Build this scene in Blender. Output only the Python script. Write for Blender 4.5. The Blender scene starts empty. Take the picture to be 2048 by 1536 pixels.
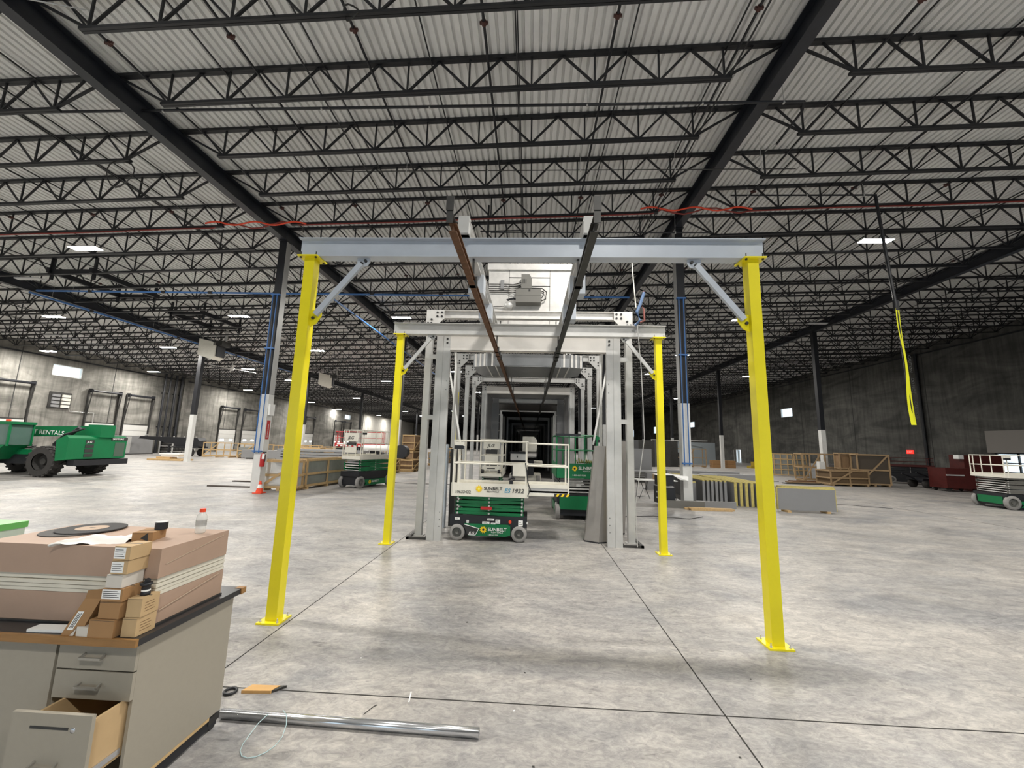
import bpy, math, random
from mathutils import Vector, Matrix
random.seed(7)
C = bpy.context.scene.collection
sc = bpy.context.scene
# ------------------------------------------------------------------ camera
F, PITCH, ROLL, YAW, CX, CH = 802.1, 0.1497, 0.0271, -0.0489, 0.1073, 2.1
def camera():
    cd = bpy.data.cameras.new('camera'); cam = bpy.data.objects.new('camera', cd); C.objects.link(cam)
    cd.sensor_fit = 'HORIZONTAL'; cd.sensor_width = 36; cd.lens = F/2048*36; cd.clip_end = 600; cd.clip_start = .05
    cy, sy = math.cos(YAW), math.sin(YAW)
    fw = Vector((sy*math.cos(PITCH), cy*math.cos(PITCH), math.sin(PITCH)))
    rt = Vector((cy, -sy, 0)); up = rt.cross(fw)
    c, s = math.cos(ROLL), math.sin(ROLL)
    r2 = c*rt+s*up; u2 = -s*rt+c*up
    m = Matrix((r2, u2, -fw)).transposed().to_4x4(); m.translation = (CX, 0, CH)
    cam.matrix_world = m; sc.camera = cam
camera()
# ------------------------------------------------------------------ world, exposure
w = bpy.data.worlds.new('world'); sc.world = w; w.use_nodes = True
bg = w.node_tree.nodes['Background']; bg.inputs[0].default_value = (.72, .88, 1, 1); bg.inputs[1].default_value = 1.6
sc.view_settings.view_transform = 'Standard'; sc.view_settings.look = 'None'
sc.view_settings.gamma = 1; sc.view_settings.use_curve_mapping = False
sc.view_settings.exposure = 0.28
LAMP = 620.0         # emission strength of every high-bay diffuser
# ------------------------------------------------------------------ materials
MATS = {}
def mat(name, col, rough=.6, metal=0, noise=0, nscale=8, bump=0, emit=0, spec=.5, stretch=(1, 1, 1), c2=None, alpha=None, coat=0):
    if name in MATS: return MATS[name]
    m = bpy.data.materials.new(name); m.use_nodes = True; MATS[name] = m
    nt = m.node_tree; b = nt.nodes['Principled BSDF']; L = nt.links
    c = (*col, 1)
    b.inputs['Base Color'].default_value = c; b.inputs['Roughness'].default_value = rough
    b.inputs['Metallic'].default_value = metal; b.inputs['Specular IOR Level'].default_value = spec
    b.inputs['Coat Weight'].default_value = coat
    if noise or bump:
        tc = nt.nodes.new('ShaderNodeTexCoord'); mp = nt.nodes.new('ShaderNodeMapping'); mp.inputs['Scale'].default_value = stretch
        L.new(tc.outputs['Object'], mp.inputs[0])
        n = nt.nodes.new('ShaderNodeTexNoise'); n.inputs['Scale'].default_value = nscale; n.inputs['Detail'].default_value = 5
        n.inputs['Roughness'].default_value = .6; L.new(mp.outputs[0], n.inputs[0])
        if noise:
            r = nt.nodes.new('ShaderNodeValToRGB'); L.new(n.outputs[0], r.inputs[0])
            d = c2 or tuple(x*(1-noise) for x in col)
            r.color_ramp.elements[0].position = .3; r.color_ramp.elements[1].position = .7
            r.color_ramp.elements[0].color = (*d, 1); r.color_ramp.elements[1].color = c
            L.new(r.outputs[0], b.inputs['Base Color'])
        if bump:
            bp = nt.nodes.new('ShaderNodeBump'); bp.inputs['Strength'].default_value = bump; bp.inputs['Distance'].default_value = .02
            L.new(n.outputs[0], bp.inputs['Height']); L.new(bp.outputs[0], b.inputs['Normal'])
    if emit:
        b.inputs['Emission Color'].default_value = c; b.inputs['Emission Strength'].default_value = emit
    return m
def floor_mat():
    m = bpy.data.materials.new('polished_concrete'); m.use_nodes = True
    nt = m.node_tree; b = nt.nodes['Principled BSDF']; L = nt.links
    tc = nt.nodes.new('ShaderNodeTexCoord')
    def noise(scale, det, st, rough=.6, dist=0):
        mp = nt.nodes.new('ShaderNodeMapping'); mp.inputs['Scale'].default_value = st; L.new(tc.outputs['Object'], mp.inputs[0])
        n = nt.nodes.new('ShaderNodeTexNoise'); n.inputs['Scale'].default_value = scale; n.inputs['Detail'].default_value = det
        n.inputs['Roughness'].default_value = rough; n.inputs['Distortion'].default_value = dist; L.new(mp.outputs[0], n.inputs[0]); return n.outputs[0]
    def ramp(src, a, ca, bb, cb):
        r = nt.nodes.new('ShaderNodeValToRGB'); L.new(src, r.inputs[0]); e = r.color_ramp.elements
        e[0].position = a; e[0].color = (*ca, 1); e[1].position = bb; e[1].color = (*cb, 1); return r.outputs[0]
    def mix(f, a, bb, typ='MIX'):
        x = nt.nodes.new('ShaderNodeMix'); x.data_type = 'RGBA'; x.blend_type = typ
        if isinstance(f, float): x.inputs[0].default_value = f
        else: L.new(f, x.inputs[0])
        L.new(a, x.inputs[6]); L.new(bb, x.inputs[7]); return x.outputs[2]
    big = ramp(noise(.45, 7, (.8, 1.3, 1), .68, 1.0), .34, (.30, .298, .30), .64, (.52, .49, .45))
    mid = ramp(noise(2.2, 9, (.7, 1.4, 1), .74, 1.6), .32, (.62, .62, .64), .60, (1, 1, 1))
    fine = ramp(noise(11, 8, (.9, 1.5, 1), .8, 1.2),   .36, (.62, .62, .64), .60, (1.06, 1.05, 1.03))
    c = mix(1.0, big, mid, 'MULTIPLY'); c = mix(1.0, c, fine, 'MULTIPLY')
    # thin dark scuffs
    sc_ = ramp(noise(2.6, 4, (.5, 3.5, 1), .6, 2.5), .28, (.45, .45, .46), .36, (1, 1, 1))
    c = mix(.8, c, sc_, 'MULTIPLY')
    L.new(c, b.inputs['Base Color'])
    rr = nt.nodes.new('ShaderNodeMapRange'); L.new(noise(1.1, 5, (1, 1.5, 1)), rr.inputs[0])
    rr.inputs[1].default_value = .3; rr.inputs[2].default_value = .7; rr.inputs[3].default_value = .36; rr.inputs[4].default_value = .6
    L.new(rr.outputs[0], b.inputs['Roughness'])
    bp = nt.nodes.new('ShaderNodeBump'); bp.inputs['Strength'].default_value = .12; bp.inputs['Distance'].default_value = .01
    L.new(noise(3, 6, (1, 1, 1)), bp.inputs['Height']); L.new(bp.outputs[0], b.inputs['Normal'])
    return m
def wall_mat(name, a, bcol, stain):
    m = bpy.data.materials.new(name); m.use_nodes = True
    nt = m.node_tree; b = nt.nodes['Principled BSDF']; L = nt.links
    tc = nt.nodes.new('ShaderNodeTexCoord')
    def noise(scale, st, dist=0):
        mp = nt.nodes.new('ShaderNodeMapping'); mp.inputs['Scale'].default_value = st; L.new(tc.outputs['Object'], mp.inputs[0])
        n = nt.nodes.new('ShaderNodeTexNoise'); n.inputs['Scale'].default_value = scale; n.inputs['Detail'].default_value = 6
        n.inputs['Roughness'].default_value = .6; n.inputs['Distortion'].default_value = dist; L.new(mp.outputs[0], n.inputs[0]); return n.outputs[0]
    r = nt.nodes.new('ShaderNodeValToRGB'); L.new(noise(.55, (1, .35, 1.1), 1.2), r.inputs[0])
    r.color_ramp.elements[0].position = .34; r.color_ramp.elements[0].color = (*a, 1)
    r.color_ramp.elements[1].position = .68; r.color_ramp.elements[1].color = (*bcol, 1)
    r2 = nt.nodes.new('ShaderNodeValToRGB'); L.new(noise(1.2, (1, 2.2, .25), .6), r2.inputs[0])
    r2.color_ramp.elements[0].position = .33; r2.color_ramp.elements[0].color = (stain, stain, stain, 1)
    r2.color_ramp.elements[1].position = .6; r2.color_ramp.elements[1].color = (1, 1, 1, 1)
    x = nt.nodes.new('ShaderNodeMix'); x.data_type = 'RGBA'; x.blend_type = 'MULTIPLY'; x.inputs[0].default_value = 1
    L.new(r.outputs[0], x.inputs[6]); L.new(r2.outputs[0], x.inputs[7]); L.new(x.outputs[2], b.inputs['Base Color'])
    b.inputs['Roughness'].default_value = .85
    return m
M_floor = floor_mat()
M_deck = mat('galvanised_deck', (.80, .80, .79), .6, 0, .1, 2.5)
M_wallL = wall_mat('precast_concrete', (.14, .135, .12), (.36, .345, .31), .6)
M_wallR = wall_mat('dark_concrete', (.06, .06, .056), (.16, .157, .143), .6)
M_black = mat('black_steel_paint', (.012, .013, .017), .45)
M_navy = mat('girder_paint', (.018, .021, .03), .42, 0, .3, 3)
M_web = mat('joist_paint', (.011, .012, .015), .5)
M_white = mat('white_paint', (.72, .72, .70), .45, 0, .08, 5)
M_yellow = mat('yellow_enamel', (.86, .74, .01), .33, 0, .06, 4)
M_grey = mat('galvanised_steel', (.58, .575, .56), .4, .25, .14, 3)
M_grey2 = mat('grey_primer', (.52, .56, .62), .42, .1, .1, 3)
M_silver = mat('bright_sheet', (.78, .76, .73), .42, .35, .22, 3.5, .15)
M_bolt = mat('black_bolt', (.02, .02, .02), .5)
M_rust = mat('rusty_steel', (.16, .075, .035), .7, .2, .45, 12, .2)
M_dark = mat('dark_steel', (.06, .058, .055), .5, .4, .3, 6)
M_green = mat('rental_green', (.0, .16, .05), .38, 0, .12, 4)
M_green2 = mat('loader_green', (.0, .17, .055), .42, 0, .15, 2)
M_cream = mat('lift_white', (.80, .77, .68), .45, 0, .08, 7)
M_tyre = mat('grey_tyre', (.30, .29, .28), .8, 0, .15, 9)
M_rubber = mat('black_rubber', (.035, .032, .03), .8, 0, .3, 9)
M_red = mat('red_paint', (.50, .02, .02), .4, 0, .1, 5)
M_dred = mat('dark_red_steel', (.085, .010, .008), .45, 0, .3, 4)
M_blue = mat('blue_pipe', (.05, .16, .42), .4)
M_wood = mat('pine', (.60, .41, .20), .7, 0, .25, 4, .1, stretch=(6, 6, 1))
M_wood2 = mat('weathered_pine', (.40, .275, .15), .75, 0, .3, 4, .1, stretch=(6, 6, 1))
M_ply = mat('plywood', (.27, .17, .09), .7, 0, .3, 3, stretch=(2, 2, .5))
M_card = mat('cardboard', (.36, .20, .085), .75, 0, .12, 6)
M_card2 = mat('kraft_wrap', (.42, .29, .215), .6, 0, .08, 4)
M_card3 = mat('pale_carton', (.52, .36, .19), .7, 0, .1, 6)
M_carton = mat('white_carton', (.62, .58, .52), .7, 0, .08, 6)
M_board = mat('white_board', (.70, .66, .56), .7, 0, .1, 12, stretch=(1, 1, 12))
M_lam = mat('grey_laminate', (.33, .30, .245), .4, 0, .04, 30)
M_top = mat('black_worktop', (.02, .02, .022), .35)
M_edge = mat('worn_wood_edge', (.33, .17, .055), .55, 0, .3, 6, stretch=(1, 8, 8))
M_ink = mat('dark_ink', (.03, .03, .03), .6)
M_wht = mat('white_vinyl', (.85, .85, .83), .5)
M_sun = mat('sun_yellow', (.9, .62, .01), .5)
M_cyan = mat('cyan_vinyl', (.05, .33, .55), .5)
M_panel = mat('grey_panel', (.27, .27, .275), .45, .1, .06, 2)
M_foam = mat('yellow_foam', (.62, .52, .17), .85, 0, .25, 10, .3)
M_chrome = mat('zinc_tube', (.62, .63, .65), .22, .9)
M_glass = mat('tinted_glass', (.10, .16, .14), .1)
M_pin = mat('pin_grey', (.17, .165, .15), .5, .2)
M_orange = mat('orange_plastic', (.85, .07, .02), .45)
M_lamp = mat('lamp_diffuser', (1, .965, .9), .5, emit=LAMP)
M_off = mat('unlit_diffuser', (.55, .55, .55), .5)
M_exit = mat('exit_red', (.9, .03, .02), .5, emit=1.5)
def clear_mat(name, col, a):
    m = bpy.data.materials.new(name); m.use_nodes = True; nt = m.node_tree; nt.nodes.clear()
    o = nt.nodes.new('ShaderNodeOutputMaterial'); t = nt.nodes.new('ShaderNodeBsdfTransparent'); g = nt.nodes.new('ShaderNodeBsdfPrincipled')
    g.inputs['Base Color'].default_value = (*col, 1); g.inputs['Roughness'].default_value = .08
    x = nt.nodes.new('ShaderNodeMixShader'); x.inputs[0].default_value = a
    nt.links.new(t.outputs[0], x.inputs[1]); nt.links.new(g.outputs[0], x.inputs[2]); nt.links.new(x.outputs[0], o.inputs[0]); return m
M_pane = clear_mat('window_pane', (.7, .9, .9), .12)
M_pet = clear_mat('clear_plastic', (.8, .82, .78), .35)
M_film = clear_mat('stretch_film', (.6, .62, .62), .5)
# ------------------------------------------------------------------ mesh helpers
class MB:
    def __init__(s): s.v = []; s.f = []
    def add(s, vs, fs):
        n = len(s.v); s.v += [tuple(v) for v in vs]; s.f += [tuple(i+n for i in f) for f in fs]; return s
    def box(s, x0, x1, y0, y1, z0, z1, rot=None, piv=None):
        vs = [Vector((x, y, z)) for x in (x0, x1) for y in (y0, y1) for z in (z0, z1)]
        if rot:
            p = Vector(piv) if piv else Vector(((x0+x1)/2, (y0+y1)/2, (z0+z1)/2))
            R = rot if isinstance(rot, Matrix) else Matrix.Rotation(rot, 3, 'Z'); vs = [R@(v-p)+p for v in vs]
        return s.add(vs, [(0, 1, 3, 2), (4, 6, 7, 5), (0, 4, 5, 1), (2, 3, 7, 6), (0, 2, 6, 4), (1, 5, 7, 3)])
    def bar(s, a, b, w, h=None, up=(0, 0, 1)):
        a, b = Vector(a), Vector(b); h = h or w; d = (b-a).normalized(); u = Vector(up)
        if abs(d.dot(u)) > .98: u = Vector((0, 1, 0))
        x = d.cross(u).normalized(); y = x.cross(d).normalized()
        vs = [p+x*sx*w/2+y*sy*h/2 for p in (a, b) for sx, sy in ((-1, -1), (1, -1), (1, 1), (-1, 1))]
        return s.add(vs, [(0, 3, 2, 1), (4, 5, 6, 7), (0, 1, 5, 4), (1, 2, 6, 5), (2, 3, 7, 6), (3, 0, 4, 7)])
    def tube(s, pts, r, n=8, caps=True):
        pts = [Vector(p) for p in pts]; rings = []
        for i, p in enumerate(pts):
            d = (pts[min(i+1, len(pts)-1)]-pts[max(i-1, 0)]).normalized()
            u = Vector((0, 0, 1)) if abs(d.z) < .95 else Vector((0, 1, 0))
            x = d.cross(u).normalized(); y = x.cross(d)
            rings.append([p+(x*math.cos(t)+y*math.sin(t))*r for t in [2*math.pi*k/n for k in range(n)]])
        vs = [v for q in rings for v in q]; fs = []
        for i in range(len(pts)-1):
            for k in range(n): fs.append((i*n+k, i*n+(k+1) % n, (i+1)*n+(k+1) % n, (i+1)*n+k))
        if caps: fs += [tuple(range(n))[::-1], tuple(range((len(pts)-1)*n, len(pts)*n))]
        return s.add(vs, fs)
    def prism(s, poly, ax, a, b):
        """poly: 2-D outline, extruded along axis ax ('x','y','z') from a to b"""
        n = len(poly)
        def P(p, t): return {'x': (t, p[0], p[1]), 'y': (p[0], t, p[1]), 'z': (p[0], p[1], t)}[ax]
        vs = [P(p, a) for p in poly]+[P(p, b) for p in poly]
        return s.add(vs, [tuple(range(n))[::-1], tuple(range(n, 2*n))]+[(i, (i+1) % n, n+(i+1) % n, n+i) for i in range(n)])
    def lathe(s, prof, n=20, c=(0, 0, 0), ax='z'):
        vs = []; fs = []; m = len(prof)
        for k in range(n):
            t = 2*math.pi*k/n
            for r, h in prof:
                x, y = r*math.cos(t), r*math.sin(t)
                p = {'z': (x, y, h), 'y': (x, h, y), 'x': (h, x, y)}[ax]
                vs.append((p[0]+c[0], p[1]+c[1], p[2]+c[2]))
        for k in range(n):
            for i in range(m-1):
                a = k*m+i; b = ((k+1) % n)*m+i; fs.append((a, b, b+1, a+1))
        return s.add(vs, fs)
    def ibeam_x(s, x0, x1, y, z0, z1, fw, tf=.02, tw=.012):
        s.box(x0, x1, y-fw/2, y+fw/2, z0, z0+tf); s.box(x0, x1, y-fw/2, y+fw/2, z1-tf, z1)
        return s.box(x0, x1, y-tw/2, y+tw/2, z0+tf, z1-tf)
    def ibeam_y(s, x, y0, y1, z0, z1, fw, tf=.02, tw=.012):
        s.box(x-fw/2, x+fw/2, y0, y1, z0, z0+tf); s.box(x-fw/2, x+fw/2, y0, y1, z1-tf, z1)
        return s.box(x-tw/2, x+tw/2, y0, y1, z0+tf, z1-tf)
    def mesh(s, name, m, smooth=False):
        me = bpy.data.meshes.new(name); me.from_pydata(s.v, [], s.f); me.materials.append(m)
        import bmesh as _b
        bm = _b.new(); bm.from_mesh(me); _b.ops.recalc_face_normals(bm, faces=bm.faces); bm.to_mesh(me); bm.free()
        if smooth:
            for p in me.polygons: p.use_smooth = True
        return me
def part(name, mb, m, parent, smooth=False, label=None):
    """mesh in the thing's local frame"""
    o = bpy.data.objects.new(name, mb.mesh(name, m, smooth)); C.objects.link(o); o.parent = parent
    if label: o['label'] = label
    return o
def wpart(name, mb, m, parent, smooth=False, label=None):
    """mesh given in world coordinates, shifted to the (unrotated) root it belongs to"""
    r = parent
    while r.parent: r = r.parent
    l = r.location; mb.v = [(a-l.x, b-l.y, c-l.z) for a, b, c in mb.v]
    return part(name, mb, m, parent, smooth, label)
def thing(name, label, cat, loc=(0, 0, 0), rz=0, group=None):
    o = bpy.data.objects.new(name, None); C.objects.link(o); o.location = loc; o.rotation_euler = (0, 0, rz); o.empty_display_size = .2
    o['label'] = label; o['category'] = cat
    if group: o['group'] = group
    return o
def single(name, mb, m, label, cat, group=None, smooth=False, kind=None):
    """one-mesh thing from world coordinates, origin at its base"""
    xs = [v[0] for v in mb.v]; ys = [v[1] for v in mb.v]; z = min(v[2] for v in mb.v)
    c = ((min(xs)+max(xs))/2, (min(ys)+max(ys))/2, z)
    mb.v = [(a-c[0], b-c[1], d-c[2]) for a, b, d in mb.v]
    o = bpy.data.objects.new(name, mb.mesh(name, m, smooth)); C.objects.link(o); o.location = c
    o['label'] = label; o['category'] = cat
    if group: o['group'] = group
    if kind: o['kind'] = kind
    return o
def struct(name, mb, m, parent=None):
    o = bpy.data.objects.new(name, mb.mesh(name, m)); C.objects.link(o)
    if parent: o.parent = parent
    else: o['kind'] = 'structure'
    return o
def dup(root, loc, rz=None, label=None, group=None):
    def rec(o, par):
        c = o.copy(); C.objects.link(c)
        if par: c.parent = par
        for ch in list(o.children): rec(ch, c)
        return c
    r = rec(root, None); r.location = loc
    if rz is not None: r.rotation_euler = (0, 0, rz)
    if label: r['label'] = label
    if group: r['group'] = group
    return r
def text(name, s, size, m, parent, loc, rot=(math.pi/2, 0, 0), sx=1, shear=0, bold=0, label=None, align='LEFT'):
    cu = bpy.data.curves.new(name, 'FONT'); cu.body = s; cu.size = size; cu.extrude = .0015; cu.shear = shear; cu.offset = bold*.3; cu.align_x = align
    t = bpy.data.objects.new('tmp', cu); me = bpy.data.meshes.new_from_object(t); bpy.data.objects.remove(t); me.materials.append(m)
    o = bpy.data.objects.new(name, me); C.objects.link(o); o.location = loc; o.rotation_euler = rot; o.scale = (sx, 1, 1)
    if parent: o.parent = parent
    if label: o['label'] = label
    return o
def sunlogo(parent, x, y, z, r, m=None, c=None):
    """flower-like sun seen from -y"""
    mb = MB(); n = 11; poly = []
    for k in range(2*n):
        t = math.pi*k/n; q = r if k % 2 == 0 else r*.62; poly.append((x+q*math.cos(t), z+q*math.sin(t)))
    mb.prism(poly, 'y', y-.003, y)
    o = part('sun_logo', mb, m or M_sun, parent)
    mb = MB(); mb.prism([(x+r*.3*math.cos(t), z+r*.3*math.sin(t)) for t in [k*math.pi/6 for k in range(12)]], 'y', y-.005, y-.002)
    part('logo_centre', mb, c or M_ink, o)
# ------------------------------------------------------------------ the shell
dz = lambda x: 11.5+.035*x
XL, XR, YN, YF = -44.0, 38.0, -14.0, 232.0
COLX = [-28.0, -10.6, 6.0, 22.6]
BAYS = [(XL+.02, -28.0), (-28.0, -10.6), (-10.6, 6.0), (6.0, 22.6), (22.6, XR-.02)]
COLY = [15.75+16.5*k for k in range(-1, 13)]
def build_floor():
    mb = MB(); mb.box(XL-.3, XR+.3, YN, YF, -.3, 0); struct('floor', mb, M_floor)
    mj = mat('joint_filler', (.05, .048, .045), .9, spec=0)
    n = 0
    for x in (-36, -28, -19.0, -2.65, 1.71, 14.8, 22.6):
        mb = MB(); w_ = .006 if abs(x) < 5 else .012
        mb.box(x-w_, x+w_, YN, 120, 0, .0012); n += 1; struct('trim_%d' % n, mb, mj)
    for y in (3.64, 24, 40, 57):
        mb = MB(); w_ = .006 if y < 5 else .012
        mb.box(XL, XR, y-w_, y+w_, 0, .0012); n += 1; struct('trim_%d' % n, mb, mj)
build_floor()
def build_ceiling():
    mb = MB(); p = .2; prof = []
    x = XL-.2
    while x < XR+.3:
        for dx, h in ((0, 0), (.125, 0), (.138, .075), (.187, .075)): prof.append((x+dx, dz(x+dx)+h))
        x += p
    n = len(prof); vs = [(a, YN, b) for a, b in prof]+[(a, YF, b) for a, b in prof]
    mb.add(vs, [(i, i+1, n+i+1, n+i) for i in range(n-1)])
    mb.add([(XL-.2, YN, dz(XL)+.2), (XR+.3, YN, dz(XR)+.2), (XR+.3, YF, dz(XR)+.2), (XL-.2, YF, dz(XL)+.2)], [(0, 1, 2, 3)])
    struct('ceiling', mb, M_deck)
build_ceiling()
def holed_wall(name, x, t, y0, y1, zt, holes, m):
    """wall in the plane x (thickness t outward) with rectangular holes (ya,yb,za,zb)"""
    mb = MB(); xa, xb = sorted((x, x+t)); y = y0
    for ya, yb, za, zb in sorted(holes):
        mb.box(xa, xb, y, ya, -.2, zt)
        if za > 0: mb.box(xa, xb, ya, yb, -.2, za)
        mb.box(xa, xb, ya, yb, zb, zt); y = yb
    mb.box(xa, xb, y, y1, -.2, zt)
    return struct(name, mb, m)
LW = [(34.4, 36.9, 7.3, 8.35), (93.5, 96.5, 7.0, 8.1), (-8, -3, 6.8, 8.3)]
RW = [(59.9, 62.6, 7.2, 8.5), (95, 98, 7.2, 8.5), (122, 126, 6.6, 8.6), (150, 154, 6, 8.6), (30.6, 34.9, .95, 2.45), (75.0, 76.6, .0, 2.25), (4, 9, 7.2, 8.6)]
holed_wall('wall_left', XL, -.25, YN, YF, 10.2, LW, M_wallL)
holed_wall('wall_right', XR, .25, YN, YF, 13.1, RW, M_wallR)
mb = MB(); mb.box(XL, XR, YF, YF+.2, -.2, 13.5); struct('wall_back', mb, mat('far_wall_paint', (.6, .6, .58), .8, 0, .15, 1))
mb = MB(); mb.box(XL, XR, YN-.2, YN, 5.2, 13.5)
for a, b in ((XL, -32), (-24, -16), (-8, -2), (8, 14), (22, XR)): mb.box(a, b, YN-.2, YN, -.2, 5.2)  # unseen openings behind the camera, added to let sky in as fill
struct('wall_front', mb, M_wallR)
n = 0
for x, t, hs in ((XL, -1, LW), (XR, 1, RW)):
    for ya, yb, za, zb in hs:
        if za <= 0: continue
        n += 1; mb = MB()
        for a, b, c, d in ((ya, ya+.06, za, zb), (yb-.06, yb, za, zb), (ya, yb, za, za+.06), (ya, yb, zb-.06, zb)):
            mb.box(min(x, x+t*.2), max(x, x+t*.2), a, b, c, d)
        fr = struct('window_%d' % n, mb, M_white)
        mb = MB(); mb.box(x+t*.1-.004, x+t*.1+.004, ya+.05, yb-.05, za+.05, zb-.05); struct('pane', mb, M_pane, fr)
# wall panel joints, ledgers
mj = mat('panel_joint', (.05, .05, .048), .8)
k = 20
for x, ys in ((XL+.01, [y for y in range(-8, 120, 8)]), (XR-.01, [y+3 for y in range(-8, 150, 9)])):
    for y in ys:
        k += 1; mb = MB(); mb.box(x-.012, x+.012, y-.03, y+.03, 0, 10.0 if x < 0 else 12.8); struct('trim_%d' % k, mb, mj)
k += 1; mb = MB(); mb.box(XL, XL+.09, YN, YF, 8.9, 9.02); struct('trim_%d' % k, mb, M_black)
k += 1; mb = MB(); mb.box(XR-.09, XR, YN, YF, 11.85, 11.95); struct('trim_%d' % k, mb, M_black)
# paler painted cladding panels on the far left wall
for i, (ya, yb) in enumerate(((104, 150), (152, 228))):
    k += 1; mb = MB(); y = ya
    while y < yb: mb.box(XL, XL+.12, y, y+.9, 0, 9.0); y += 1.0
    struct('trim_%d' % k, mb, mat('pale_cladding', (.60, .58, .53), .7, 0, .1, 1))
# open man-door on the right wall with its leaf
mb = MB()
for a, b, c, d in ((74.94, 75.02, 0, 2.3), (76.58, 76.66, 0, 2.3), (74.94, 76.66, 2.22, 2.3)): mb.box(XR-.03, XR+.26, a, b, c, d)
o = struct('door_1', mb, M_white)
mb = MB(); mb.box(XR+.27, XR+.32, 76.4, 77.6, .02, 2.2, rot=.5); struct('door_leaf', mb, M_white, o)
# ------------------------------------------------------------------ dock doors
def dock_door(i, ya, yb, win):
    x = XL
    t = thing('dock_door', 'white sectional dock door on the left wall, '+win, 'door', (x, (ya+yb)/2, 0), 0, None)
    w2 = (yb-ya)/2
    mb = MB()
    for j in range(5): mb.box(.10, .15, -w2+.12, w2-.12, .02+j*.62, .62*(j+1)-.005)
    part('door_leaf', mb, mat('door_white', (.66, .65, .62), .5, 0, .05, 3), t)
    if 'lit' in win:
        mb = MB()
        for s in (-.5, .5): mb.box(.151, .16, s*w2-.35, s*w2+.35, 1.5, 1.78)
        part('window_light', mb, mat('lit_window', (.9, .97, 1), .4, emit=1.6), t)
    mb = MB()
    for s in (-1, 1):
        mb.box(.03, .2, s*w2-.06, s*w2+.06, 0, 6.35)
        mb.bar((.45, s*(w2-.05), 6.2), (.1, s*(w2-.05), 3.1), .06)
    part('track', mb, M_dark, t)
    mb = MB(); mb.tube([(.42, -w2+.1, 6.3), (.42, w2-.1, 6.3)], .11, 10); mb.box(.05, .45, -w2, -w2+.08, 6.1, 6.5); mb.box(.05, .45, w2-.08, w2, 6.1, 6.5)
    part('spring_shaft', mb, M_black, t)
    mb = MB(); mb.box(.0, .08, -w2+.15, w2-.15, 3.12, 3.22); part('header', mb, M_dark, t)
dds = [(29.9, 33.1, 'cut by the left edge of the photo'), (37.7, 40.7, 'behind the green telehandler'), (41.5, 44.5, 'above the grey air handler'),
       (55, 58.4, 'first of the lit-window pair past the pipes'), (59.6, 63, 'second of the lit-window pair past the pipes'), (72, 75.4, 'lit windows showing just right of the near white column'),
       (76.6, 80, 'lit windows half hidden by the near yellow post'), (88.6, 92, 'lit windows seen left of the red scissor lift'), (93.2, 96.6, 'lit windows behind the red scissor lift')]
for i, (a, b, s) in enumerate(dds): dock_door(i, a, b, s)
# riser pipes at the wall jog
for j, (y, r) in enumerate(((45.6, .12), (46.3, .10), (47.1, .14), (47.9, .12))):
    mb = MB(); mb.tube([(XL+.3, y, 0), (XL+.3, y, 9.4)], r, 10); mb.box(XL+.01, XL+.3, y-.04, y+.04, 3, 3.1); mb.box(XL+.01, XL+.3, y-.04, y+.04, 7, 7.1)
    single('riser_pipe', mb, M_black, 'black vertical fire-main riser pipe on the left concrete wall', 'pipe', 'riser pipes at the wall corner')
mb = MB(); mb.box(XL+.01, XL+.3, 48.3, 48.8, 0, 9.2); single('wall_pilaster', mb, M_wallL, 'raw concrete pilaster standing beside the black riser pipes', 'pilaster')
# electrical panel group on the left wall
t = thing('electrical_panel', 'grey electrical panel board with breakers high on left wall', 'electrical panel', (XL, 35.4, 4.4))
mb = MB(); mb.box(.02, .1, -.9, .9, -.1, 1.4); part('back_board', mb, M_dark, t)
mb = MB(); [mb.box(.1, .2, -.7+.0, -.1, z, z+.22) for z in (.0, .32, .64, .96)]; part('breaker_box', mb, M_panel, t)
mb = MB(); [mb.box(.1, .22, .1, .75, z, z+.24) for z in (.0, .32, .64, .96)]; part('switch_box', mb, M_cream, t)
mb = MB(); mb.tube([(.1, .8, 0), (.1, .9, -.3), (.1, 3.1, -.3), (.1, 3.1, -2)], .03); part('conduit', mb, M_grey, t)
mb = MB(); mb.tube([(XR-.15, 40.5, .3), (XR-.15, 40.5, 12)], .14, 10); single('downspout', mb, M_black, 'tall black downspout pipe on the dark right wall behind the red lift', 'pipe')
t = thing('exit_sign', 'small red glowing EXIT sign on the dark right wall', 'exit sign', (XR, 42.3, 2.25))
mb = MB(); mb.box(-.08, 0, -.35, .35, 0, .36); part('housing', mb, M_exit, t)
text('lettering', 'EXIT', .26, M_wht, t, (-.085, .26, .09), (math.pi/2, 0, -math.pi/2), 1)
# ------------------------------------------------------------------ girders and columns
ROWN = ['far left', 'left', 'right', 'far right']
for ri, x in enumerate(COLX):
    zb, zt = dz(x)-.66, dz(x)-.09
    base = None
    for j in range(len(COLY)-1):
        lab = 'black steel roof girder, %s row, %s' % (ROWN[ri], ('span above the camera', 'first span past the tall columns', 'second span past the tall columns', 'one of the distant spans')[min(j, 3)])
        if base is None:
            base = thing('roof_girder', lab, 'girder', (x, COLY[j], zb), 0, 'roof girders of the %s row' % ROWN[ri])
            L_ = 16.5; h = zt-zb
            mb = MB(); mb.box(-.008, .008, 0, L_-.02, .02, h-.02); part('web', mb, M_navy, base)
            mb = MB(); mb.box(-.15, .15, 0, L_-.02, 0, .022); part('flange', mb, M_navy, base)
            mb = MB(); mb.box(-.15, .15, 0, L_-.02, h-.022, h); part('flange', mb, M_navy, base)
        else: dup(base, (x, COLY[j], zb), None, lab)
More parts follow.
